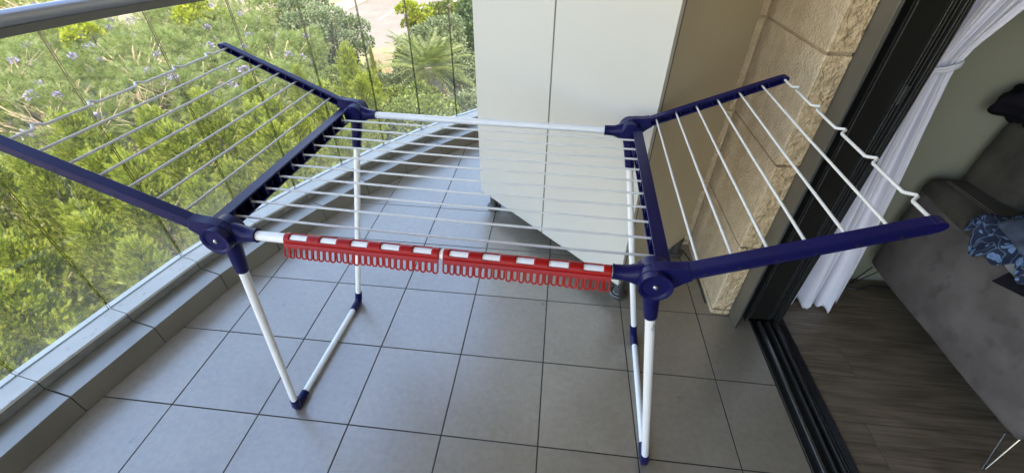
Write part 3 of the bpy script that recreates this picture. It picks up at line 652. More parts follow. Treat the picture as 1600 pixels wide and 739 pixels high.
# ------------------------------------------------------------------ curtain
ct = thing('curtain', P(7.5, 2.4, 0), 'white voile curtain tied back beside the sliding door', 'curtain')
mb = MB(); NZ, NS = 90, 120
def lerp(a, b, t): return a+(b-a)*t
def prof(z, keys):
    for (z0_, v0), (z1_, v1) in zip(keys, keys[1:]):
        if z <= z1_: t = (z-z0_)/(z1_-z0_); return v0+(v1-v0)*max(0, t)
    return keys[-1][1]
def cur(s, z):
    ax_ = prof(z, [(.05, 7.215), (3.1, 7.235), (3.4, 7.24), (8, 7.25)]); ay_ = prof(z, [(.05, 2.36), (3.15, 2.36), (8, 2.45)])
    bx_ = prof(z, [(.05, 7.90), (.73, 7.84), (1.87, 7.68), (2.53, 7.57), (3.0, 7.50), (3.16, 7.475), (3.35, 7.50), (3.72, 7.58), (5, 7.70), (8, 7.75)])
    by_ = prof(z, [(.05, 2.34), (1.87, 2.34), (3.1, 2.30), (3.35, 2.26), (3.72, 2.12), (5, 1.4), (8, .3)])
    amp = prof(z, [(.05, .155), (1.5, .12), (2.8, .05), (3.15, .022), (3.4, .035), (4.5, .10), (8, .12)])
    dx, dy = bx_-ax_, by_-ay_; L = math.hypot(dx, dy); nx, ny = dy/L, -dx/L
    ph = 2*math.pi*(3.0*s)+.5*math.sin(z*.8)*s
    o = amp*(math.sin(ph)+.30*math.sin(2.1*ph+1+z*.3)+.06*math.sin(5.1*ph+z*.9))
    bl = 1+.0*s
    return P(ax_+dx*s+nx*o+.12*amp*math.sin(ph*1.9+z), ay_+dy*s+ny*o, z)
vs = []
for i in range(NZ+1):
    for j in range(NS+1):
        s = j/NS; zb = .045+.05*math.sin(s*21)*math.sin(s*7+1)+.03*math.sin(s*47)
        vs.append(cur(s, lerp(max(.012, zb), 7.9, (i/NZ)**1.15)))
mb.add(vs, [(i*(NS+1)+j, i*(NS+1)+j+1, (i+1)*(NS+1)+j+1, (i+1)*(NS+1)+j) for i in range(NZ) for j in range(NS)])
mb.build('drape', m_curtain, ct, solid=.0018, sharp=80)
mb = MB(); pts = [P(7.355+.145*math.cos(a), 2.33+.105*math.sin(a)-.02*math.cos(a), 3.16+.045*math.cos(a)) for a in np.linspace(0, 2*math.pi, 33)]
mb.tube(pts, .0045, 8, cap=False); mb.tube([p+V((0, 0, .009)) for p in pts], .0045, 8, cap=False); mb.build('tieback', m_curtain, ct)
mb = MB(); 
vs = []
for i in range(3):
    for j in range(NS+1):
        s = j/NS; p = cur(s, .62+.012*i)
        vs.append(p+V((-.000, -.0022, 0)))
mb.add(vs, [(i*(NS+1)+j, i*(NS+1)+j+1, (i+1)*(NS+1)+j+1, (i+1)*(NS+1)+j) for i in range(2) for j in range(NS)]); mb.build('hem_seam', m_curtain, ct)
mb = MB(); mb.bb(7.1*T, 7.9*T, -4*T, 2.9*T, 7.93*T, 8.05*T); mb.build('curtain_rail', m_alu, ct)

# ------------------------------------------------------------------ sofa
sf = thing('sofa', P(10, 1.5, 0), 'brown grey suede sofa on thin chrome hairpin legs', 'sofa')
def softbox(x0, x1, y0, y1, z0_, z1_, name, m, r=.05, disp=.0, seg=5, puff=0):
    n = 18; mb_ = MB()
    import bmesh
    bm = bmesh.new(); bmesh.ops.create_cube(bm, size=1)
    bmesh.ops.subdivide_edges(bm, edges=bm.edges[:], cuts=n, use_grid_fill=True)
    cx, cy, cz = (x0+x1)/2, (y0+y1)/2, (z0_+z1_)/2; hx, hy, hz = (x1-x0)/2, (y1-y0)/2, (z1_-z0_)/2
    rr_ = min(r, hx*.98, hy*.98, hz*.98)
    for v in bm.verts:
        p = V((v.co.x*2*hx, v.co.y*2*hy, v.co.z*2*hz))
        q2 = V((max(-hx+rr_, min(hx-rr_, p.x)), max(-hy+rr_, min(hy-rr_, p.y)), max(-hz+rr_, min(hz-rr_, p.z))))
        d = p-q2
        if d.length > 1e-6: p = q2+d.normalized()*rr_
        if puff:
            a_, b_, c_ = 1-(p.x/hx)**2, 1-(p.y/hy)**2, 1-(p.z/hz)**2
            p = p+V((math.copysign(1, p.x)*puff*max(0, b_)*max(0, c_)*(abs(p.x) > hx*.6), math.copysign(1, p.y)*puff*max(0, a_)*max(0, c_)*(abs(p.y) > hy*.6), math.copysign(1, p.z)*puff*max(0, a_)*max(0, b_)*(abs(p.z) > hz*.6)))
        wob = disp*(math.sin(p.x*3.1+p.y*2.2+1)+math.sin(p.y*4.7+p.z*3.3)+.6*math.sin(p.z*7.1+p.x*5.3+2))
        nrm = p.normalized(); v.co = P(cx+p.x+nrm.x*wob, cy+p.y+nrm.y*wob, cz+p.z+nrm.z*wob)
    bmesh.ops.recalc_face_normals(bm, faces=bm.faces)
    mb_.add([v.co.copy() for v in bm.verts], [tuple(v.index for v in f.verts) for f in bm.faces]); bm.free()
    return mb_.build(name, m, sf, sharp=180)
softbox(8.33, 8.62, .30, 2.80, .46, 1.64, 'arm_panel', m_suede, r=.07, disp=.006, puff=.02)
softbox(8.36, 8.92, .34, 2.86, 1.50, 1.80, 'arm_cushion', m_suede_dark, r=.13, disp=.006, puff=.03)
softbox(8.63, 14.5, .42, 2.80, .50, 1.0, 'base_frame', m_suede_dark, r=.06)
softbox(8.93, 14.4, .36, 2.1, 1.0, 1.45, 'seat_cushion', m_suede_dark, r=.12, puff=.05)
softbox(8.76, 14.5, 2.16, 2.94, 1.0, 2.60, 'backrest', m_suede_dark, r=.18, disp=.008, puff=.04)
softbox(8.97, 11.2, 1.98, 2.30, 1.40, 2.50, 'back_cushion', m_suede_dark, r=.15, disp=.008, puff=.05)
mb = MB()
def stitch(pts, n):
    pts = [V(p) for p in pts]
    for k in range(n):
        t0 = k/n*(len(pts)-1); t1 = (k+.6)/n*(len(pts)-1)
        i0, i1 = min(int(t0), len(pts)-2), min(int(t1), len(pts)-2)
        mb.tube([pts[i0].lerp(pts[i0+1], t0-i0), pts[i1].lerp(pts[i1+1], t1-i1)], .0013, 5)
stitch([P(8.47, 2.70, 1.812), P(8.46, 2.0, 1.832), P(8.45, 1.4, 1.838), P(8.45, .5, 1.82)], 90)
stitch([P(8.50, 2.70, 1.815), P(8.49, 2.0, 1.838), P(8.48, 1.4, 1.844), P(8.48, .5, 1.825)], 90)
stitch([P(8.885, 2.42, 1.5), P(8.862, 2.42, 1.9), P(8.875, 2.42, 2.4)], 34)
mb.build('stitching', m_stitch, sf)
def hairpin(x, y, sx, sy):
    mb = MB(); mb.tube([P(x-.03, y-.02, .47), P(x-.02+sx*.05, y+sy*.16, .01), P(x+.01+sx*.05, y+sy*.16, .01), P(x+.14, y-.02, .47)], 0.0028, 10); mb.build('leg', m_chrome, sf)
hairpin(8.36, .42, .0, -.9); hairpin(8.36, 2.70, .0, .9); hairpin(13.9, .42, 0, -.9); hairpin(13.9, 2.7, 0, .9)

# clothes lying on the sofa
def cloth(name, fn, m, label, nu=46, nv=46, solid=.003, cat='clothing'):
    mb = MB(); vs = [fn(i/nu, j/nv) for i in range(nu+1) for j in range(nv+1)]
    mb.add(vs, [(i*(nv+1)+j, i*(nv+1)+j+1, (i+1)*(nv+1)+j+1, (i+1)*(nv+1)+j) for i in range(nu) for j in range(nv)])
    return tag(mb.build(name, m, solid=solid, sharp=180), label, cat)
def over_arm(t, lift=0):
    """path across the arm: t<0 hangs down the outer side, t>0 lies on top. returns (x,z)"""
    if t >= .10: return 8.36+t, 1.845+lift
    if t >= -.06:
        a_ = (t+.06)/.16*math.pi/2; return 8.44-(.15+lift)*math.cos(a_), 1.695+(.15+lift)*math.sin(a_)
    return 8.285-lift, 1.695+(t+.06)
def wr(a_, b_, k): return math.sin(a_*13*k+b_*5)*.5+math.sin(b_*17*k-a_*7+1)*.35+math.sin((a_+b_)*29*k+2)*.2
def f_floral(a_, b_):
    y = lerp(1.93, 1.15, b_)+.03*math.sin(a_*9); lo = -.10-.13*max(0, 1-abs(b_-.35)*4)+.05*math.sin(b_*19)
    t = lerp(lo, .52, a_); x, z = over_arm(t, .022+.022*(1+wr(a_, b_, 1)))
    return P(x, y, z+.02*max(0, wr(b_, a_, .8)))
cloth('patterned_shirt', f_floral, m_floral, 'crumpled navy shirt with pale blue leaf print on the sofa arm')
def f_denim(a_, b_):
    y = lerp(1.72, .60, b_)+.04*math.sin(a_*7); t = lerp(.02-.05*b_, .62, a_); x, z = over_arm(t, .075+.035*(1+wr(a_, b_, 1.3)))
    return P(x, y, z+.03*max(0, wr(b_, a_, 1)))
cloth('blue_garment', f_denim, m_denim, 'faded blue garment heaped over the leaf print shirt')
def f_grey(a_, b_):
    y = lerp(1.42, .70, b_); t = lerp(-.10-.02*math.sin(b_*6), .2, a_); x, z = over_arm(t, .012+.008*(1+wr(a_, b_, .6)))
    return P(x, y, z)
cloth('grey_garment', f_grey, m_greycloth, 'smooth blue grey garment hanging over the sofa arm under the print shirt')
def f_black(a_, b_):
    y = lerp(1.385-.05*a_, .80, b_); t = lerp(-.30+.18*b_, -.085, a_); x, z = over_arm(t, .006+.002*(1+wr(a_, b_, .4)))
    return P(x, y+.02*(1-a_), z)
cloth('black_garment', f_black, m_black_cloth, 'flat black garment hanging lowest on the outer side of the sofa arm')
# black shirt thrown over the corner of the backrest
def blob(name, c, rx, ry, rz, m, label, amp=.16, seed=0):
    mb = MB(); nu, nv = 40, 28; vs = []
    for i in range(nu):
        for j in range(nv+1):
            a_ = 2*math.pi*i/nu; b_ = -math.pi/2+math.pi*j/nv
            d = V((math.cos(a_)*math.cos(b_), math.sin(a_)*math.cos(b_), math.sin(b_)))
            k = 1+amp*(math.sin(d.x*5+seed)+math.sin(d.y*6+d.z*4+seed*2)*.7+math.sin(d.z*11+d.x*7)*.4+.3*math.sin(d.y*19+d.x*9))
            vs.append(P(c[0]+d.x*rx*k, c[1]+d.y*ry*k, c[2]+d.z*rz*k))
    mb.add(vs, [(i*(nv+1)+j, ((i+1) % nu)*(nv+1)+j, ((i+1) % nu)*(nv+1)+j+1, i*(nv+1)+j+1) for i in range(nu) for j in range(nv)])
    return tag(mb.build(name, m, sharp=180), label, 'clothing')
blob('black_shirt', (8.86, 2.72, 2.74), .38, .26, .24, m_black_cloth, 'black shirt thrown over the near corner of the sofa backrest', seed=1)
mb = MB(); mb.tube([P(8.72, 2.46, 2.53), P(8.80, 2.42, 2.50), P(8.9, 2.40, 2.49), P(9.05, 2.40, 2.49)], .003, 8); mb.build('white_piping', m_curtain, bpy.data.objects['black_shirt'])
# dark cable on the laminate behind the curtain
mb = MB(); mb.tube([P(7.95, 2.72, .02), P(8.15, 2.78, .02), P(8.35, 2.70, .02), P(8.6, 2.80, .02), P(9.2, 2.78, .02)], .006, 8); tag(mb.build('power_cable', m_blackplastic), 'black power cable on the laminate behind the curtain foot', 'cable')

# ================================================================== outside, ground 9 m below
GZ = -9.0
mb = MB(); mb.add([(-400, -300, GZ), (300, -300, GZ), (300, 400, GZ), (-400, 400, GZ)], [(0, 1, 2, 3)]); struct(mb.build('ground', m_soil, smooth=False))
# road, about 8 m wide, running away to the right of the hedge
rdir = V((-.75, 1)).normalized() if False else V((.02, 1)).normalized(); 
ra = V((-15.6, 39.5)); rn = V((.93, -.37))
dash_dir = V((.012, 1)).normalized()
def strip(name, o_, d_, l0, l1, half, z, m):
    d_ = V(d_).normalized(); n_ = V((d_.y, -d_.x)); o_ = V(o_)
    mb_ = MB(); ps = [o_+d_*l0-n_*half, o_+d_*l0+n_*half, o_+d_*l1+n_*half, o_+d_*l1-n_*half]
    mb_.add([(p.x, p.y, z) for p in ps], [(0, 1, 2, 3)]); return mb_
RD = V((.012, 1)); RO = V((-18.2, 50)); 
struct(strip('road', RO, RD, -9.5, 200, 5.0, 0, 0) and strip('road', RO, RD, -9.5, 250, 5.0, GZ+.01, m_road).build('road', m_road, smooth=False))
struct(strip('x', (-18, 39.6), (1, .22), -30, 24, 3.3, GZ+.006, 0).build('cross_road', m_road, smooth=False))
for s_ in (-1, 1):
    mb = strip('pavement', RO+V((s_*6.4, 0)), RD, -6.0, 200, 1.4, GZ+.12, 0)
    b_ = MB(); d_ = RD.normalized(); n_ = V((d_.y, -d_.x)); c_ = RO+n_*s_*6.45
    b_.prism([tuple(c_+d_*-6-n_*1.4), tuple(c_+d_*-6+n_*1.4), tuple(c_+d_*250+n_*1.4), tuple(c_+d_*250-n_*1.4)], GZ-.1, GZ+.12); struct(b_.build('pavement', m_pave, smooth=False))
mb = MB(); d_ = RD.normalized(); n_ = V((d_.y, -d_.x))
for k in range(8):
    c0 = RO+d_*(-3+11*k); ps = [c0-n_*.12, c0+n_*.12, c0+d_*7.5+n_*.12, c0+d_*7.5-n_*.12]; mb.add([(p.x, p.y, GZ+.02) for p in ps], [(0, 1, 2, 3)])
struct(mb.build('road_marking', m_paint, smooth=False))
b_ = MB(); b_.prism([(-7.5, 22), (1.5, 22), (1.5, 60), (-7.5, 60)], GZ-.1, GZ+.10); struct(b_.build('paved_yard', m_pave, smooth=False))

# ---- foliage tools (numpy)
def rot_to(dirs, roll):
    """orthonormal frames whose first axis is dirs"""
    up = np.zeros_like(dirs); up[:, 2] = 1; up[np.abs(dirs[:, 2]) > .95] = (1, 0, 0)
    s = np.cross(dirs, up); s /= np.linalg.norm(s, axis=1)[:, None]; n = np.cross(s, dirs)
    c, k = np.cos(roll)[:, None], np.sin(roll)[:, None]
    return dirs, s*c+n*k, n*c-s*k
def stamp(tv, tf, pos, dirs, roll, scale):
    """copies of a leaf template (x along the leaf) at every pos"""
    a, b, c = rot_to(dirs, roll); N = len(pos); k = len(tv)
    v = pos[:, None, :]+scale[:, None, None]*(tv[None, :, 0:1]*a[:, None, :]+tv[None, :, 1:2]*b[:, None, :]+tv[None, :, 2:3]*c[:, None, :])
    f = (np.array(tf)[None]+(np.arange(N)*k)[:, None, None]).reshape(-1, 4)
    return v.reshape(-1, 3), f
def npmesh(name, v, f, m):
    me = bpy.data.meshes.new(name); me.vertices.add(len(v)); me.vertices.foreach_set('co', v.astype(np.float32).ravel())
    n = len(f); me.loops.add(n*4); me.loops.foreach_set('vertex_index', f.astype(np.int32).ravel())
    me.polygons.add(n); me.polygons.foreach_set('loop_start', np.arange(0, n*4, 4, dtype=np.int32)); me.polygons.foreach_set('loop_total', np.full(n, 4, dtype=np.int32))
    me.update(calc_edges=True); me.materials.append(m); return me
def frond_tmpl(pairs, w0, lw, ll, ang=40, droop=0, tipw=.35):
    """flat spray: leaflets in pairs along an axis, all joined at the axis so that it is one island"""
    v = [(0, 0, 0)]; f = []
    def quad(p, q, wd):
        p, q = np.array(p, float), np.array(q, float); d = q-p; s = np.array((-d[1], d[0], 0)); s = s/np.linalg.norm(s)*wd; m_ = p+d*.45
        i = len(v); v.extend([tuple(p), tuple(m_+s), tuple(q), tuple(m_-s)]); f.append((i, i+1, i+2, i+3))
    quad((0, 0, 0), (1, 0, -droop), w0)
    for k in range(pairs):
        t = .12+.78*k/pairs; l = ll*(1-.55*t)
        for s in (-1, 1):
            quad((t, 0, -droop*t*t), (t+l*math.cos(R(ang)), s*l*math.sin(R(ang)), -droop*t*t-.06), lw)
    return np.array(v, float), f
def rdir_(n, zmin=-1, zmax=1):
    z = rng.uniform(zmin, zmax, n); a = rng.uniform(0, 2*np.pi, n); r = np.sqrt(1-z*z); return np.stack([r*np.cos(a), r*np.sin(a), z], 1)
def nrm(a): return a/np.linalg.norm(a, axis=1)[:, None]
def as_obj(name, me, parent=None, loc=(0, 0, 0)):
    o = bpy.data.objects.new(name, me); COL.objects.link(o); o.location = loc
    if parent: o.parent = parent
    return o
SPRAY = frond_tmpl(4, .045, .042, .45, 34)
def cypress_mesh(h, rad, ntuft, per, m):
    """feathery tufts over an ovate crown, each pointing up and outwards and lined with fine sprays"""
    pos, dr, sc_ = [], [], []
    for i in range(ntuft):
        t = ((i+rng.uniform(0, 1))/ntuft)**1.0; z = h*(.12+.84*t); a = i*2.399+rng.uniform(-.5, .5)
        lump = 1+.16*math.sin(a*3+z*1.3)+.12*math.sin(a*5-z*2.1)
        rr = rad*min(1.0, (1.03-t)**.55*1.12)*lump*rng.uniform(.62, 1.05); L = rng.uniform(.34, .62)
        out = np.array((math.cos(a), math.sin(a), 0)); tilt = R(rng.uniform(35, 68)+18*t)
        axis = out*math.cos(tilt)+np.array((0, 0, math.sin(tilt)))
        base = out*max(0, rr-L*.5)+np.array((0, 0, z-.4*L))
        s = rng.uniform(0, 1.0, per); p = base+axis[None]*(s*L)[:, None]+rng.normal(0, .060, (per, 3))*(1.3-s)[:, None]
        pos.append(p); dr.append(nrm(axis[None]+rdir_(per)*(.65*(1.2-s))[:, None])); sc_.append(rng.uniform(.10, .19, per)*(1.15-.35*s))
    pos, dr, sc_ = map(np.concatenate, (pos, dr, sc_))
    v, f = stamp(*SPRAY, pos, dr, rng.uniform(0, 6.28, len(pos)), sc_)
    return npmesh('crown', v, f, m)
def trunk_mesh(name, paths, m, n=7):
    mb_ = MB()
    for pts, rs in paths: mb_.tube(pts, rs, n)
    me = bpy.data.meshes.new(name); me.from_pydata([tuple(v) for v in mb_.v], [], mb_.f); me.materials.append(m)
    me.polygons.foreach_set('use_smooth', [True]*len(me.polygons)); me.update(); return me
H0 = 6.2
cyp = [cypress_mesh(H0, 1.35, 420, 30, m_l_cyp) for i in range(3)]
ctr = trunk_mesh('trunk', [([(0, 0, 0), (.03, .02, 2), (-.02, .03, 4), (0, 0, 5.9)], [.11, .085, .05, .01])]+[([(0, 0, z), (math.cos(z*3)*.6, math.sin(z*3)*.6, z+.6)], [.03, .008]) for z in np.linspace(1, 5, 14)], m_bark)
def place_cypress(x, y, top, r=1.0, label=None, group='cypresses of the hedge below the balcony', k=None):
    o = thing('cypress_tree', (x, y, GZ), label or 'feathery yellow green cypress in the dense hedge below the balcony', 'tree', group)
    s = (top-GZ)/H0; c = as_obj('crown', cyp[random.randrange(3) if k is None else k], o); c.scale = (s*r, s*r, s); c.rotation_euler.z = random.uniform(0, 6.28)
    t_ = as_obj('trunk', ctr, o); t_.scale = (s, s, s); return o
# rows parallel to the hedge edge seen in the photograph
e0, e1 = V((-12.6, 7.6)), V((-7.2, 12.0)); ed = (e1-e0).normalized(); en = V((ed.y, -ed.x))      # en points back to the house
cnt = 0
for row in range(7):
    for k in range(-5, 8):
        p = e0+ed*(k*1.55+(row % 2)*.8+random.uniform(-.3, .3))+en*(row*1.5+.7+random.uniform(-.3, .3))
        if p.x > -2.7 or p.y < -3.5 or p.y > 13.2 or p.x < -15.5: continue
        if p.x > -4.4 and p.y > 8.0: continue
        if p.x > -4.6 and p.y < 5.5 and k % 2: continue
        top = -3.0+random.uniform(-.5, .35)-.10*row
        place_cypress(p.x, p.y, top, random.uniform(.95, 1.15)); cnt += 1
place_cypress(-6.46, 14.77, -2.75, .75, 'tall cypress rising alone in front of the road', None, 1)
place_cypress(-5.5, 14.3, -3.5, .8, 'cypress just right of the tall one in front of the road', None, 2)
place_cypress(-8.2, 14.2, -3.4, .8, 'pointed cypress just left of the tall one', None, 0)
place_cypress(-9.6, 13.4, -3.6, .8, 'cypress second to the left of the tall one', None, 2)
place_cypress(-9.71, 24.3, -5.4, .35, 'tiny dark spire cypress beside the road', None, 0)
place_cypress(-8.6, 22.5, -5.9, .4, 'short spire cypress right of the tiny spire', None, 0)

# broadleaf trees
LEAFY = frond_tmpl(2, .22, .17, .55, 48, droop=.15)
def crown_blobs(n, spread, rz, blob_r, per, lsz, m, tmpl, name='crown', centers=None, flat=.75, up=.35):
    pos, dr = [], []
    cs = centers if centers is not None else rdir_(n)*rng.uniform(.35, 1, n)[:, None]**.5*np.array((spread, spread, rz))
    for c in cs:
        br = blob_r*rng.uniform(.6, 1.25); d = rdir_(per, -.75, 1); rad_ = br*rng.uniform(.45, 1.05, per)**.5
        pos.append(c+d*rad_[:, None]*np.array((1, 1, flat))); dr.append(nrm(d+rdir_(per)*.7+np.array((0, 0, up))))
    pos, dr = np.concatenate(pos), np.concatenate(dr)
    v, f = stamp(*tmpl, pos, dr, rng.uniform(0, 6.28, len(pos)), lsz*rng.uniform(.7, 1.25, len(pos)))
    return npmesh(name, v, f, m), cs
def limbs(cs, base_h, top, r0=.16):
    paths = [([(0, 0, 0), (.08, -.05, base_h*.5), (0, .05, base_h)], [r0, r0*.8, r0*.65])]
    for c in cs:
        c = np.array(c); s = np.array((0, .05, base_h*random.uniform(.7, 1))); mid = s+(c-s)*.5+rng.normal(0, .12, 3)+np.array((0, 0, .25))
        paths.append(([tuple(s), tuple(mid), tuple(c)], [r0*.5, r0*.28, r0*.08]))
    return paths
def leaf_tree(name, x, y, zc, spread, rz, nb, blob_r, per, lsz, m, tmpl, label, group=None, bark=None, lim=None, flowers=0, up=.35, flat=.75):
    o = thing(name, (x, y, GZ), label, 'tree', group); hc = zc-GZ
    me, cs = crown_blobs(nb, spread, rz, blob_r, per, lsz, m, tmpl, up=up, flat=flat)
    as_obj('crown', me, o, (0, 0, hc))
    t_ = as_obj('trunk', trunk_mesh('trunk', limbs([c+np.array((0, 0, hc)) for c in cs[:lim or len(cs)]], max(1.2, hc-rz*.9), hc, .13+.02*spread), bark or m_bark), o)
    if flowers:
        fc = np.array([cs[i % len(cs)]+rdir_(1, .2, 1)[0]*blob_r*.9 for i in range(flowers)])
        mf, _ = crown_blobs(0, 0, 0, .16, 60, .075, m_flower, LEAFY, 'blossom', centers=fc)
        as_obj('blossom', mf, o, (0, 0, hc))
    return o
FERN = frond_tmpl(6, .018, .030, .42, 62, droop=.22)
# bushy trees close under the balcony, to the right of and below the hedge
G = 'broadleaf'
for x, y, zc, sp, rz, nb, mm, lb in [
    (-4.5, 12.6, -5.3, 1.3, 1.2, 26, m_l_fic, 'glossy mid green broadleaf tree right of the cypress hedge'),
    (-3.3, 14.2, -5.7, 1.4, 1.1, 26, m_l_fic, 'rounded green tree in front of the palm'),
    (-1.7, 14.0, -6.3, 1.4, 1.1, 26, m_l_fic, 'pale green tree next to the white cabinet edge'),
    (-3.1, 10.4, -5.9, 1.4, 1.3, 28, m_l_fic, 'green tree behind the far corner of the rack'),
    (-1.6, 11.0, -6.5, 1.4, 1.2, 26, m_l_dark, 'darker green tree low behind the far glass panes'),
    (-4.6, 16.6, -6.3, 1.5, 1.2, 26, m_l_fic, 'wide bush between the hedge and the palm'),
    (-2.4, 18.2, -7.0, 1.5, 1.1, 24, m_l_olive, 'low grey green bush before the paved yard'),
    (-5.4, 19.2, -6.9, 1.6, 1.1, 24, m_l_fic, 'green bush at the foot of the palm'),
    (-7.6, 18.2, -6.7, 1.5, 1.2, 24, m_l_cyp, 'yellow green bush between the tall cypress and the road'),
    (-7.0, 21.0, -6.9, 1.3, .9, 22, m_l_olive, 'grey green bush left of the palm'),
    (-7.9, 27.5, -6.9, 1.5, 1.1, 24, m_l_fic, 'green bush behind the palm beside the road'),
    (-4.0, 24.6, -6.9, 1.3, 1.0, 22, m_l_olive, 'grey bush right of the palm'),
    (-10.8, 21.6, -6.9, 1.5, 1.0, 22, m_l_jac, 'pale bush left of the spire cypresses'),
    (-2.0, 8.0, -6.3, 1.5, 1.3, 26, m_l_fic, 'tree close under the far end of the kerb'),
    (-3.3, .5, -4.7, 1.4, 1.1, 28, m_l_fic, 'leafy plated tree directly below the near glass panes'),
    (-3.5, 3.2, -5.2, 1.4, 1.1, 28, m_l_fic, 'broad leaved tree under the middle glass panes'),
    (-2.6, 5.6, -5.9, 1.4, 1.2, 26, m_l_fic, 'leafy tree under the middle of the kerb'),
    (-3.9, -2.2, -5.0, 1.5, 1.1, 26, m_l_fic, 'leafy tree at the lower left corner under the balcony')]:
    leaf_tree('broadleaf_tree', x, y, zc, sp, rz, nb, .60, 290, .125, mm, LEAFY, lb)
# jacarandas behind the hedge
jac = [(-13.4, 20.4, -5.0, 2.1, 'fern leaved jacaranda left of the tall cypress'), (-17.0, 21.8, -4.9, 2.3, 'fern leaved jacaranda behind the tip of the raised left wing'), (-18.2, 17.6, -4.9, 2.5, 'pale jacaranda in the middle of the group'),
       (-14.6, 16.0, -5.2, 2.2, 'loose jacaranda just above the hedge'), (-24.3, 20.0, -4.9, 2.8, 'jacaranda seen close under the handrail'), (-21.7, 15.2, -5.0, 2.5, 'jacaranda at the left edge beyond the bare branches'),
       (-17.6, 12.6, -5.3, 2.1, 'sparse jacaranda mixed with bare branches at the left'), (-11.6, 16.6, -5.6, 1.8, 'small round jacaranda behind the hedge'), (-21, 26, -5.0, 2.8, 'jacaranda beyond the lime green tree'), (-33, 27, -4.6, 3.6, 'broad jacaranda seen above the handrail'), (-29, 18, -5, 3, 'far jacaranda outside the handrail end')]
for x, y, zc, sp, lb in jac:
    leaf_tree('jacaranda_tree', x, y, zc, sp*1.25, 1.2, 72, .60, 105, .30, m_l_jac, FERN, lb, 'jacarandas beyond the cypress hedge', m_palebark, flowers=22, up=.2)
leaf_tree('lime_tree', -18.0, 22.4, -3.7, 1.0, .7, 12, .40, 170, .16, m_l_yel, LEAFY, 'bright lime green crown among the jacarandas')
leaf_tree('lime_tree', -20.4, 18.0, -3.9, .9, .6, 10, .36, 150, .15, m_l_yel, LEAFY, 'second smaller lime green crown nearer the handrail')
leaf_tree('olive_tree', -12.6, 25.4, -5.4, 2.3, 1.7, 40, .6, 200, .15, m_l_olive, LEAFY, 'grey green olive tree left of the road')
leaf_tree('olive_tree', -15.8, 29.5, -5.4, 2.4, 1.7, 34, .65, 190, .16, m_l_olive, LEAFY, 'second grey olive tree farther up beside the road')
leaf_tree('olive_tree', -19.5, 32, -5.6, 2.4, 1.5, 26, .7, 140, .2, m_l_jac, LEAFY, 'light green tree left of the two olive trees')
leaf_tree('dark_tree', -4.4, 31.0, -6.2, 2.4, 2.0, 44, .8, 260, .22, m_l_dark, LEAFY, 'dark green dense tree behind the paved yard')
leaf_tree('dark_tree', -6.2, 26.4, -6.0, 1.7, 1.8, 40, .65, 240, .16, m_l_olive, LEAFY, 'tall grey green tree between palm and dark tree')
leaf_tree('dark_tree', -6.9, 34.0, -6.2, 2.4, 1.9, 36, .8, 220, .22, m_l_fic, LEAFY, 'green tree behind the grey green one')
leaf_tree('lime_tree', -9.4, 32.0, -5.3, 1.1, .8, 14, .5, 150, .18, m_l_yel, LEAFY, 'round yellow tree at the kerb of the road')
leaf_tree('dark_tree', -23.5, 62.0, -6.5, 3.4, 2.0, 30, 1.0, 160, .34, m_l_dark, LEAFY, 'dark tree on the far side of the road')
# tufts of dry ornamental grass round the palm
def grass(x, y, label, m, r=1.0, n=260):
    o = thing('ornamental_grass', (x, y, GZ), label, 'grass clump'); az = rng.uniform(0, 6.28, n); el = rng.uniform(.5, 1.45, n)
    d = np.stack([np.cos(az)*np.cos(el), np.sin(az)*np.cos(el), np.sin(el)], 1); v, f = stamp(*BLADE, d*.05, d, rng.uniform(-.4, .4, n), rng.uniform(.9, 1.7, n)*r)
    as_obj('blades', npmesh('blades', v, f, m), o); return o
BLADE = (np.array([(0, -.012, 0), (.5, -.016, -.02), (.5, .016, -.02), (0, .012, 0), (.85, -.009, -.14), (.85, .009, -.14), (1.0, -.002, -.3), (1.0, .002, -.3)]), [(0, 1, 2, 3), (1, 4, 5, 2), (4, 6, 7, 5)])
m_straw = leafmat('straw_blades', (.22, .18, .08), (.38, .31, .17), .3, tcol=(1.2, 1.1, .8))
for x, y, lb in ((-8.4, 21.0, 'straw coloured grass clump left of the palm'), (-7.2, 23.4, 'straw coloured grass clump behind the palm'), (-9.0, 24.8, 'dry grass clump near the road kerb'), (-3.6, 20.6, 'dry grass clump before the paved yard')):
    grass(x, y, lb, m_straw, 1.7)
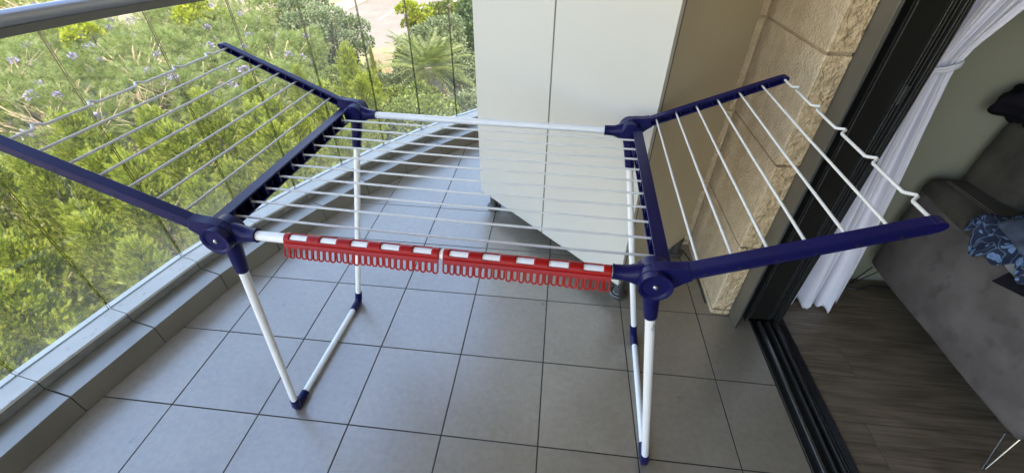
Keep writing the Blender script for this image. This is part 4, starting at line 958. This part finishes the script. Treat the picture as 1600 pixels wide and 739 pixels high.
# bare pale shrub among the jacarandas
def bare(x, y, h, label, seed):
    rs = random.Random(seed); paths = []
    def grow(p, d, l, r, n):
        q = p+d*l+V((rs.uniform(-.1, .1), rs.uniform(-.1, .1), 0))*l; paths.append(([tuple(p), tuple(p.lerp(q, .5)+V((rs.uniform(-.05, .05), rs.uniform(-.05, .05), 0))*l), tuple(q)], [r, r*.8, r*.6]))
        if n:
            for _ in range(2 if n > 1 else 3): grow(q, (d+V((rs.uniform(-.75, .75), rs.uniform(-.75, .75), rs.uniform(-.1, .5)))).normalized(), l*rs.uniform(.6, .85), r*.6, n-1)
    for _ in range(3): grow(V((0, 0, 0)), V((rs.uniform(-.35, .35), rs.uniform(-.35, .35), 1)).normalized(), h*.36, .06, 4)
    o = thing('bare_tree', (x, y, GZ), label, 'tree'); as_obj('trunk', trunk_mesh('trunk', paths, m_palebark, 5), o)
    return o
bare(-16.0, 11.9, 5.4, 'leafless pale branching tree above the hedge on the left', 3)
bare(-14.9, 14.2, 4.8, 'second leafless pale tree right of the first one', 8)
bare(-19.5, 12.7, 5.6, 'leafless pale tree farthest to the left', 11)
# palm
pm = thing('palm_tree', (-5.6, 21.7, GZ), 'arching feather palm between the road and the dark tree', 'tree')
PAL = frond_tmpl(16, .006, .012, .30, 58, droop=.5)
n = 70; az = rng.uniform(0, 6.28, n); el = rng.uniform(-.35, 1.25, n)
d = np.stack([np.cos(az)*np.cos(el), np.sin(az)*np.cos(el), np.sin(el)], 1)
v, f = stamp(*PAL, np.zeros((n, 3))+d*.15, d, rng.uniform(-.3, .3, n)+math.pi*0, rng.uniform(1.9, 2.5, n))
as_obj('crown', npmesh('crown', v, f, m_l_palm), pm, (0, 0, 3.3))
as_obj('trunk', trunk_mesh('trunk', [([(0, 0, 0), (.1, 0, 1.6), (0, .05, 3.3)], [.3, .24, .2])], m_bark), pm)
# low undergrowth, nobody could count it
N = 9000; px = rng.uniform(-34, 1.5, N); py = rng.uniform(-4, 32, N); keep = ~((px > -8) & (py > 21.5)); px, py = px[keep], py[keep]; N = len(px)
cl = (np.sin(px*.7)+np.sin(py*.6+1)+np.sin(px*.31+py*.43)) > -.3
px, py = px[cl], py[cl]; N = len(px)
v, f = stamp(*LEAFY, np.stack([px, py, np.full(N, GZ+.05)], 1), rdir_(N, .5, 1), rng.uniform(0, 6.28, N), rng.uniform(.3, .8, N))
tag(as_obj('undergrowth', npmesh('undergrowth', v, f, m_l_olive)), 'low green ground cover between the trees', None, kind='stuff')
print('cypresses', cnt, 'verts ok')
